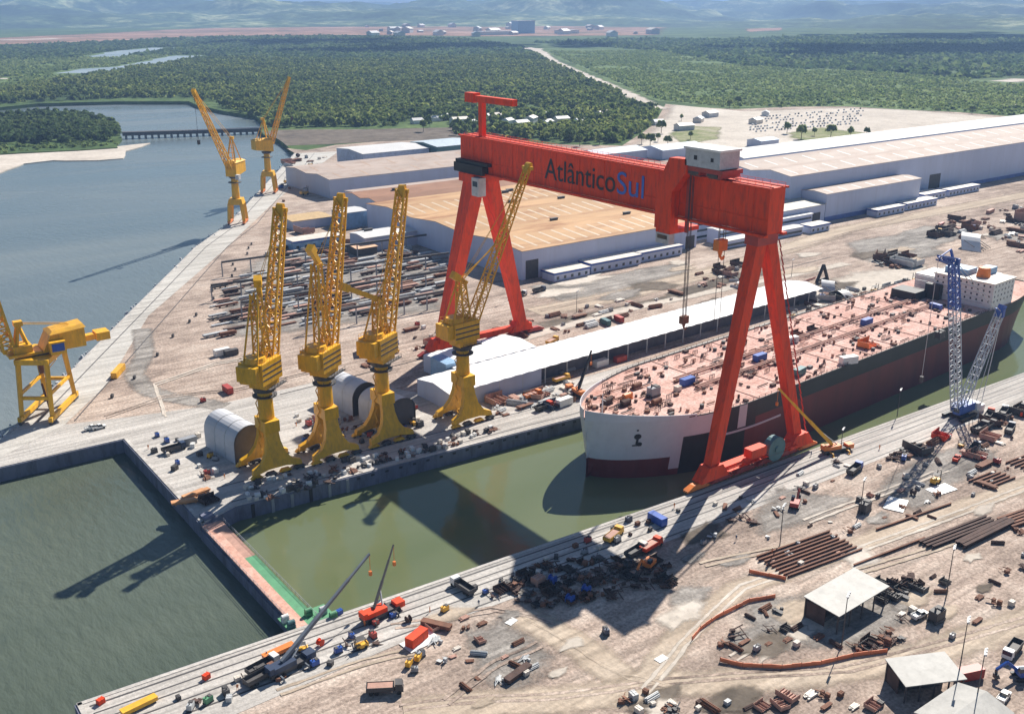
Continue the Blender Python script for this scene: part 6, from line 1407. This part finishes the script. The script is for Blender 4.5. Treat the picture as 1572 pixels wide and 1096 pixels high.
LITE = [('crate', 'cream', 'cream crate'), ('crate', 'white', 'white crate'), ('crate', 'dark', 'dark crate'), ('machine', 'grey', 'grey machine'), ('machine', 'red', 'red machine'), ('machine', 'dark', 'dark machine'), ('scrap', 'rust', 'rusty scrap heap'), ('drum', 'drust', 'brown drum'), ('machine', 'blue', 'blue machine'), ('forklift', 'yellow', 'yellow forklift'), ('scrap', 'drust', 'dark scrap heap')]
scatter(SC, [(745, 912), (790, 880), (840, 862), (1010, 858), (1035, 880), (1040, 900), (960, 915), (850, 935), (790, 925)], 105, 1, 'scrap heaps under the girder shadow', 'in the scrap field under the girder shadow', 1.6, s=(.65, 1.2))
for px, py in ((875, 925), (900, 910), (848, 895)): put('drum', 'blue', px, py, R(20), 'blue drum in the scrap field under the girder shadow', 0.16, 'blue drums in the scrap field', 1.4)
put('crate', 'pink', 826, 897, R(10), 'peach coloured box in the sunlit left of the scrap field', .16, None, 2.0)
scatter(SC[:4] + [('crate', 'cream', 'cream crate'), ('crate', 'white', 'white crate'), ('machine', 'dark', 'dark machine'), ('crate', 'white', 'white crate')], [(378, 745), (470, 722), (620, 690), (760, 655), (765, 664), (640, 703), (480, 748), (372, 782)], 95, 2, 'clutter at the feet of the dock cranes', 'along the dock edge at the feet of the yellow cranes', 1.5, s=(.7, 1.15))
scatter(LITE, [(470, 690), (430, 640), (470, 625), (530, 640), (650, 640), (660, 660), (540, 690)], 34, 3, 'clutter between the dock cranes', 'on the pale apron between the yellow cranes', 3)
scatter(LITE, [(215, 670), (330, 655), (330, 700), (360, 745), (300, 745), (250, 720)], 16, 4, 'clutter on the apron left of the first tent', 'on the apron left of the first arched tent', 3)
scatter(MIX, [(775, 640), (890, 615), (880, 560), (830, 600), (740, 625)], 34, 5, 'clutter on the quay left of the bow', 'on the quay left of the ship bow', 2.5)
scatter(MIX + LITE, [(560, 520), (660, 490), (690, 520), (640, 560), (560, 570)], 24, 6, 'clutter behind the arched tents', 'behind the arched tents', 3)
scatter(MIX, [(740, 505), (860, 480), (1060, 440), (1060, 455), (900, 510), (840, 525)], 34, 7, 'clutter behind the tent shed', 'on the dirt behind the long white tent', 3.5)
scatter(SC + MIX, [(1060, 425), (1160, 395), (1150, 440), (1070, 448)], 26, 8, 'clutter behind the near gantry leg', 'on the dirt left of the near gantry leg top', 3)
scatter(MIX + LITE + [('block', 'galv', 'pale steel block'), ('block', 'dark', 'black steel block')], [(1205, 470), (1240, 455), (1320, 445), (1440, 425), (1450, 445), (1330, 475), (1220, 492)], 56, 9, 'clutter on the sand behind the ship', 'on the sand behind the ship', 3, s=(1.0, 1.8))
scatter(SC + [('block', 'rust', 'rusty steel block'), ('block', 'galv', 'pale steel block')], [(1345, 395), (1400, 392), (1400, 412), (1350, 410)], 22, 10, 'dark blocks on the sand', 'in the dark row on the sand far behind the ship', 3, s=(1.2, 2))
scatter(SC + MIX + [('bigblock', 'rust', 'large rusty hull block'), ('bigblock', 'pink', 'large pink hull block')], [(1400, 365), (1450, 340), (1572, 315), (1640, 330), (1640, 360), (1560, 360), (1480, 365)], 62, 11, 'scrap in the far right yard', 'in the far right scrap yard', 4, s=(1.1, 2))
scatter(MIX + [('bigblock', 'cream', 'large cream hull block'), ('block', 'cream', 'cream steel block')], [(1520, 370), (1572, 350), (1660, 360), (1660, 420), (1572, 440), (1560, 405)], 44, 12, 'blocks beyond the accommodation block', 'beyond the ship accommodation block', 4, s=(1.1, 1.8))
scatter(LITE, [(480, 990), (620, 940), (640, 975), (560, 1010), (500, 1025), (300, 1085), (240, 1085)], 22, 13, 'clutter on the near quay', 'on the near quay by the mobile cranes', 2.6, s=(.7, 1.1))
scatter(MIX, [(640, 960), (720, 945), (800, 990), (860, 1000), (790, 1050), (700, 1060), (610, 1040)], 22, 14, 'clutter in the bottom centre yard', 'in the dirt yard at the bottom centre', 2.5, s=(.6, 1.1))
scatter(MIX + SC, [(1070, 770), (1190, 745), (1290, 700), (1330, 700), (1240, 770), (1140, 830), (1075, 840)], 24, 15, 'clutter right of the gantry foot', 'on the dirt right of the gantry foot', 2.6, s=(.6, 1.1))
scatter(SC, [(1362, 705), (1405, 684), (1425, 690), (1380, 712)], 18, 16, 'dark heaps below the hull', 'in the dark row on the quay road below the hull', 1.6)
scatter(MIX + LITE, [(1330, 720), (1440, 670), (1572, 640), (1572, 720), (1480, 760), (1380, 790), (1310, 770)], 34, 17, 'clutter in the right hand yard', 'in the yard below the crawler crane', 2.6, s=(.6, 1.2))
scatter(SC + [('machine', 'pred', 'red machine'), ('truck', 'dark', 'dark truck')], [(1500, 655), (1572, 625), (1620, 615), (1620, 628), (1572, 640), (1505, 664)], 22, 18, 'dark things along the quay road', 'along the quay road at the right edge', 2.6)
scatter(MIX + SC, [(1105, 1005), (1080, 985), (1150, 935), (1225, 925), (1230, 960), (1300, 985), (1410, 930), (1400, 985), (1330, 1000)], 26, 19, 'clutter round the open shed', 'on the grey gravel round the open shed', 2.2, s=(.6, 1.2), avoid=[(189, 215, 122, 136)])
scatter(SC, [(1315, 985), (1365, 975), (1375, 990), (1310, 1000)], 12, 20, 'dark blocks below the open shed', 'in the dark group below the open shed', 2, s=(.9, 1.3))
scatter(SC, [(1340, 900), (1400, 885), (1420, 905), (1360, 925)], 14, 22, 'brown blocks beside the open shed', 'in the brown group right of the open shed', 2, s=(.9, 1.3))
scatter(MIX, [(1150, 800), (1290, 755), (1420, 770), (1572, 700), (1572, 740), (1420, 810), (1300, 860), (1180, 890)], 24, 23, 'clutter between the beam rows', 'between the rows of rusty beams', 2.6, s=(.5, 1.0))
scatter(SC + MIX, [(1420, 870), (1572, 800), (1572, 950), (1450, 985)], 14, 24, 'clutter on the brown ground at the right', 'on the brown ground at the right edge', 3.5, s=(.5, 1.1))
scatter(SC + MIX, [(920, 1075), (985, 1055), (1010, 1080), (960, 1096), (1180, 1090), (1200, 1070), (1350, 1060), (1360, 1090)], 24, 25, 'clutter at the bottom edge', 'in the dirt at the bottom edge', 1.8, s=(.7, 1.3))
scatter(LITE, [(700, 915), (980, 800), (1040, 775), (1050, 785), (1000, 815), (720, 925)], 18, 26, 'things on the rail pavement', 'on the rail pavement of the near quay', 3, s=(.6, 1.1))
scatter(LITE + MIX, [(440, 240), (500, 240), (490, 290), (440, 330), (430, 290)], 30, 27, 'things at the head of the river road', 'at the head of the river road by the far cranes', 5, s=(1.2, 2.2))
scatter(MIX, [(455, 355), (440, 375), (400, 395), (470, 390), (560, 385), (640, 395), (640, 385), (540, 375)], 40, 28, 'dark heaps at the back of the steel yard', 'at the back of the steel yard', 3.5, s=(1.2, 1.9))
g = random.Random(5)
for x, y in zone([(120, 655), (230, 560), (330, 440), (420, 330), (350, 440), (240, 560)], 14, 71, 6): get(('machine', 'dark'), MK['machine'], DK).put((x, y, .2), R(57), 'small dark machine on the river road', 'small machines along the river road', .8)
# rubble at the river edge
m = MB(); g = random.Random(9)
for k in range(420):
    s = g.random(); i = g.randrange(len(RIV) - 1); a, b = Vector((*RIV[i], 0)), Vector((*RIV[i + 1], 0)); p = a.lerp(b, s); q = g.uniform(.5, 1.6)
    p += Vector((-.84, .54, 0)) * g.uniform(-1.5, 2.5); m.box((p.x, p.y, g.uniform(-1.2, .35)), (q, q * g.uniform(.6, 1.2), q * .7), g.uniform(0, 3), top=(q * .6, q * .5))
tag(m.build('rubble', LGREY), 'broken pale stones along the river quay edge', 'rubble', kind='stuff')
# people
WK = [(470, 690), (505, 655), (528, 668), (455, 655), (330, 690), (345, 735), (255, 700), (228, 690), (650, 655), (690, 632), (800, 632), (560, 962), (545, 985), (1035, 780), (1245, 700), (1350, 690), (735, 930), (660, 940), (1130, 830), (1185, 850), (410, 1010), (365, 1060)]
for k, (px, py) in enumerate(WK):
    a_ = k % 2; p = at(px, py)
    get(('person', a_), mk_person, VEST if a_ else SKIN).put((p.x, p.y, .12), R(k * 77), ('worker in orange overalls and a white helmet standing in the yard' if a_ else 'worker in dark overalls and a white helmet standing in the yard'), 'workers about the yard', 1.05)

# ------------------------------------------------------------------ far: houses in the trees, parked cars, trees on the edge
def mk_house(wm, rm, k):
    t = thing('small_house', 'house', 'house'); w_, d_, h = 12 + k * 3, 8 + k, 3.6 + k * .6; m = MB(); m.b0(-w_ / 2, w_ / 2, -d_ / 2, d_ / 2, 0, h); m.build('wall', wm, t)
    m = MB(); m.hexa([(-w_ / 2 - .6, -d_ / 2 - .6, h), (w_ / 2 + .6, -d_ / 2 - .6, h), (w_ / 2 + .6, d_ / 2 + .6, h), (-w_ / 2 - .6, d_ / 2 + .6, h)], [(-w_ / 2, -.3, h + 2.2), (w_ / 2, -.3, h + 2.2), (w_ / 2, .3, h + 2.2), (-w_ / 2, .3, h + 2.2)]); m.build('roof', rm, t); return t
HS = [(670, 186), (690, 182), (705, 190), (725, 193), (745, 184), (765, 183), (780, 190), (800, 194), (815, 188), (840, 192), (862, 188), (880, 180), (890, 190), (845, 181), (925, 180), (640, 190), (1072, 188), (1090, 180), (1010, 192), (975, 196), (960, 205), (1175, 178), (1160, 190), (1050, 200)]
for k, (px, py) in enumerate(HS):
    kk = k % 3; p = at(px, py); get(('house', kk), mk_house, (WHITE, CREAM, LGREY)[kk], (ROOFW, GALV, CREAM)[kk], kk).put((p.x, p.y, .1), R(k * 37 % 60 - 20), 'small ' + ('white', 'cream', 'grey')[kk] + ' low house among the trees behind the shipyard', 'small houses behind the shipyard', 1.25)
def mk_car(mat):
    m = MB(); m.b0(-2.2, 2.2, -.9, .9, .3, .95); m.hexa([(-1.5, -.85, .95), (1.2, -.85, .95), (1.2, .85, .95), (-1.5, .85, .95)], [(-1.1, -.7, 1.5), (.6, -.7, 1.5), (.6, .7, 1.5), (-1.1, .7, 1.5)]); return tag(m.build('parked_car', mat), 'car', 'car')
g = random.Random(31)
for r in range(7):
    for c in range(34):
        if g.random() < .38: continue
        a = at(1150 + c * 5.0 + g.uniform(-1, 1) + r * 2, 204 - c * .42 - r * 3.8); kk = g.choice((0, 0, 0, 1, 3, 3, 3, 2))
        get(('car', kk), mk_car, (WHITE, GREY, DK, LGREY)[kk]).put((a.x + g.uniform(-1, 1), a.y + g.uniform(-1, 1), .22), R(36 + g.uniform(-3, 3)), ('white', 'grey', 'black', 'pale grey')[kk] + ' car in the distant parking lot on the sand', 'cars in the distant parking lot', 1.25)
gq = random.Random(77)
for k in range(34):
    px, py = gq.uniform(560, 1010), gq.uniform(41, 57)
    kk = k % 3; p = at(px, py); get(('house', kk), mk_house, (WHITE, CREAM, LGREY)[kk], (ROOFW, GALV, CREAM)[kk], kk).put((p.x, p.y, .3), R(gq.uniform(0, 90)), 'far ' + ('white', 'cream', 'grey')[kk] + ' building of the plant on the red soil', 'far buildings on the red soil', gq.uniform(2, 5))
for px, py, L_, lab in ((803, 52, 110, 'far blue tower block of the plant on the red soil'), (760, 54, 200, 'long low white plant building on the red soil'), (870, 52, 120, 'low white plant building at the right end of the red soil')):
    p = at(px, py); t = thing('plant_building', lab, 'industrial building', p); tall = 'tower' in lab
    m = MB(); m.b0(-L_ / 2, L_ / 2, -30, 30, 0, 62 if tall else 16); m.build('wall', LBLUE if tall else WHITE, t)
    m = MB(); m.b0(-L_ / 2 - 2, L_ / 2 + 2, -32, 32, 62.02 if tall else 16.02, 65 if tall else 18); m.build('roof', GALV if tall else ROOFW, t)
def mk_tree(seed):
    t = thing('tree', 'tree', 'tree'); gg = np.random.default_rng(seed); h = 11.0; r = 4.6
    v = leaf_cloud(np.zeros((1, 2)), np.array([h]), np.array([r]), 260, gg, .19); v2 = leaf_cloud(np.array([[2.2, 1.0]]), np.array([h - 2.2]), np.array([r * .65]), 120, gg, .24); v3 = leaf_cloud(np.array([[-2.0, -1.6]]), np.array([h - 3]), np.array([r * .6]), 110, gg, .24)
    quads_obj('crown', np.vstack([v, v2, v3]), LEAF if seed % 2 else LEAF_F, t)
    m = MB(); m.cyl((0, 0, 0), (.1, 0, 4.5), .32, .2, 8); m.cyl((.1, 0, 4.2), (2, 1, 7.6), .18, .07, 6); m.cyl((.1, 0, 4.2), (-1.8, -1.5, 7), .18, .07, 6); m.cyl((.1, 0, 4.4), (.2, .3, 9), .2, .06, 6); m.build('trunk', BARK, t); return t
TR = [(1046, 186), (998, 226), (985, 222), (1010, 218), (940, 214), (920, 222), (905, 212), (875, 218), (890, 225), (860, 212), (955, 195), (1133, 163), (1120, 166), (1250, 209), (1275, 212), (1305, 212), (1330, 210), (1230, 214), (1208, 206), (700, 208), (660, 196), (650, 203), (1025, 226), (1060, 215), (1015, 205), (970, 212), (745, 205), (775, 208), (830, 210), (1492, 175), (1200, 165), (720, 200)]
for k, (px, py) in enumerate(TR):
    p = at(px, py); get(('tree', k % 4), mk_tree, k % 4 + 1).put((p.x, p.y, 0), R(k * 71), 'round green tree standing apart at the edge of the shipyard', 'single trees at the edge of the shipyard', .8 + (k * 37 % 10) / 14)
t = thing('causeway_bridge', 'long low dark causeway bridge crossing the river inlet', 'bridge', at(190, 206)); a, b = at(188, 207, 0), at(402, 199, 0); o = at(190, 206)
m = MB(); m.bar(a + Vector((0, 0, 1)) - o, b + Vector((0, 0, -.3)) - o, 9, 4.2); m.build('deck', DK, t)
for k in range(22): p = a.lerp(b, (k + .5) / 22) - o; m = MB(); m.bar((p.x, p.y, -7), (p.x, p.y, .2), 2.2); m.build('pier', GREY, t)
m = MB(); 
for sd in (-4.2, 4.2): m.bar(a + Vector((0, sd, 2.2)) - o, b + Vector((0, sd, 2.2)) - o, .3, .8)
m.build('parapet', LGREY, t)

# ------------------------------------------------------------------ clouds (they throw the broad shade on the far woods) and the air
def cloud(cx_, cy_, sx, sy, z, k, seed):
    g = random.Random(seed); bm = bmesh.new()
    for _ in range(k):
        a, q = g.uniform(0, 6.283), math.sqrt(g.random()); rr = g.uniform(0.16, 0.34) * min(sx, sy) * (1.15 - 0.5 * q)
        mt = Matrix.Translation((math.cos(a) * q * sx, math.sin(a) * q * sy, g.uniform(0, 60))) @ Matrix.Diagonal((1.4, 1.4, 0.45, 1))
        n0 = len(bm.verts); bmesh.ops.create_icosphere(bm, subdivisions=3, radius=rr, matrix=mt)
        for v in list(bm.verts)[n0:] if False else []: pass
    bm.verts.ensure_lookup_table()
    for v in bm.verts:
        v.co += Vector((noise.noise(v.co * 0.006), noise.noise(v.co * 0.006 + Vector((7, 1, 3))), noise.noise(v.co * 0.008) * 0.6)) * 70
    me = bpy.data.meshes.new('cloud'); bm.to_mesh(me); bm.free(); me.materials.append(CLOUD)
    me.polygons.foreach_set('use_smooth', [True] * len(me.polygons))
    o = bpy.data.objects.new('cloud', me); COL.objects.link(o); o.location = (cx_ + SUN.x / SUN.z * z, cy_ + SUN.y / SUN.z * z, z)
    return tag(o, kind='structure')
for i, (px, py, sx, sy) in enumerate([(1430, 78, 560, 420), (1230, 74, 300, 260), (1700, 76, 600, 420), (640, 74, 420, 300), (480, 66, 420, 300), (860, 70, 260, 200), (1500, 56, 900, 600)]):
    p = at(px, py); cloud(p.x, p.y, sx, sy, 1150, 26, 40 + i)

hz = MB(); hz.b0(-5200, 26500, -5200, 26500, -12, 330)
hm = bpy.data.materials.new('haze_air'); hm.use_nodes = True
n = hm.node_tree.nodes; n.clear(); ho = n.new('ShaderNodeOutputMaterial'); hv = n.new('ShaderNodeVolumePrincipled')
hv.inputs['Color'].default_value = (0.38, 0.60, 1.0, 1); hv.inputs['Density'].default_value = 0.00009; hv.inputs['Anisotropy'].default_value = 0.1
hm.node_tree.links.new(hv.outputs[0], ho.inputs['Volume'])
tag(hz.build('haze', hm), kind='stuff')
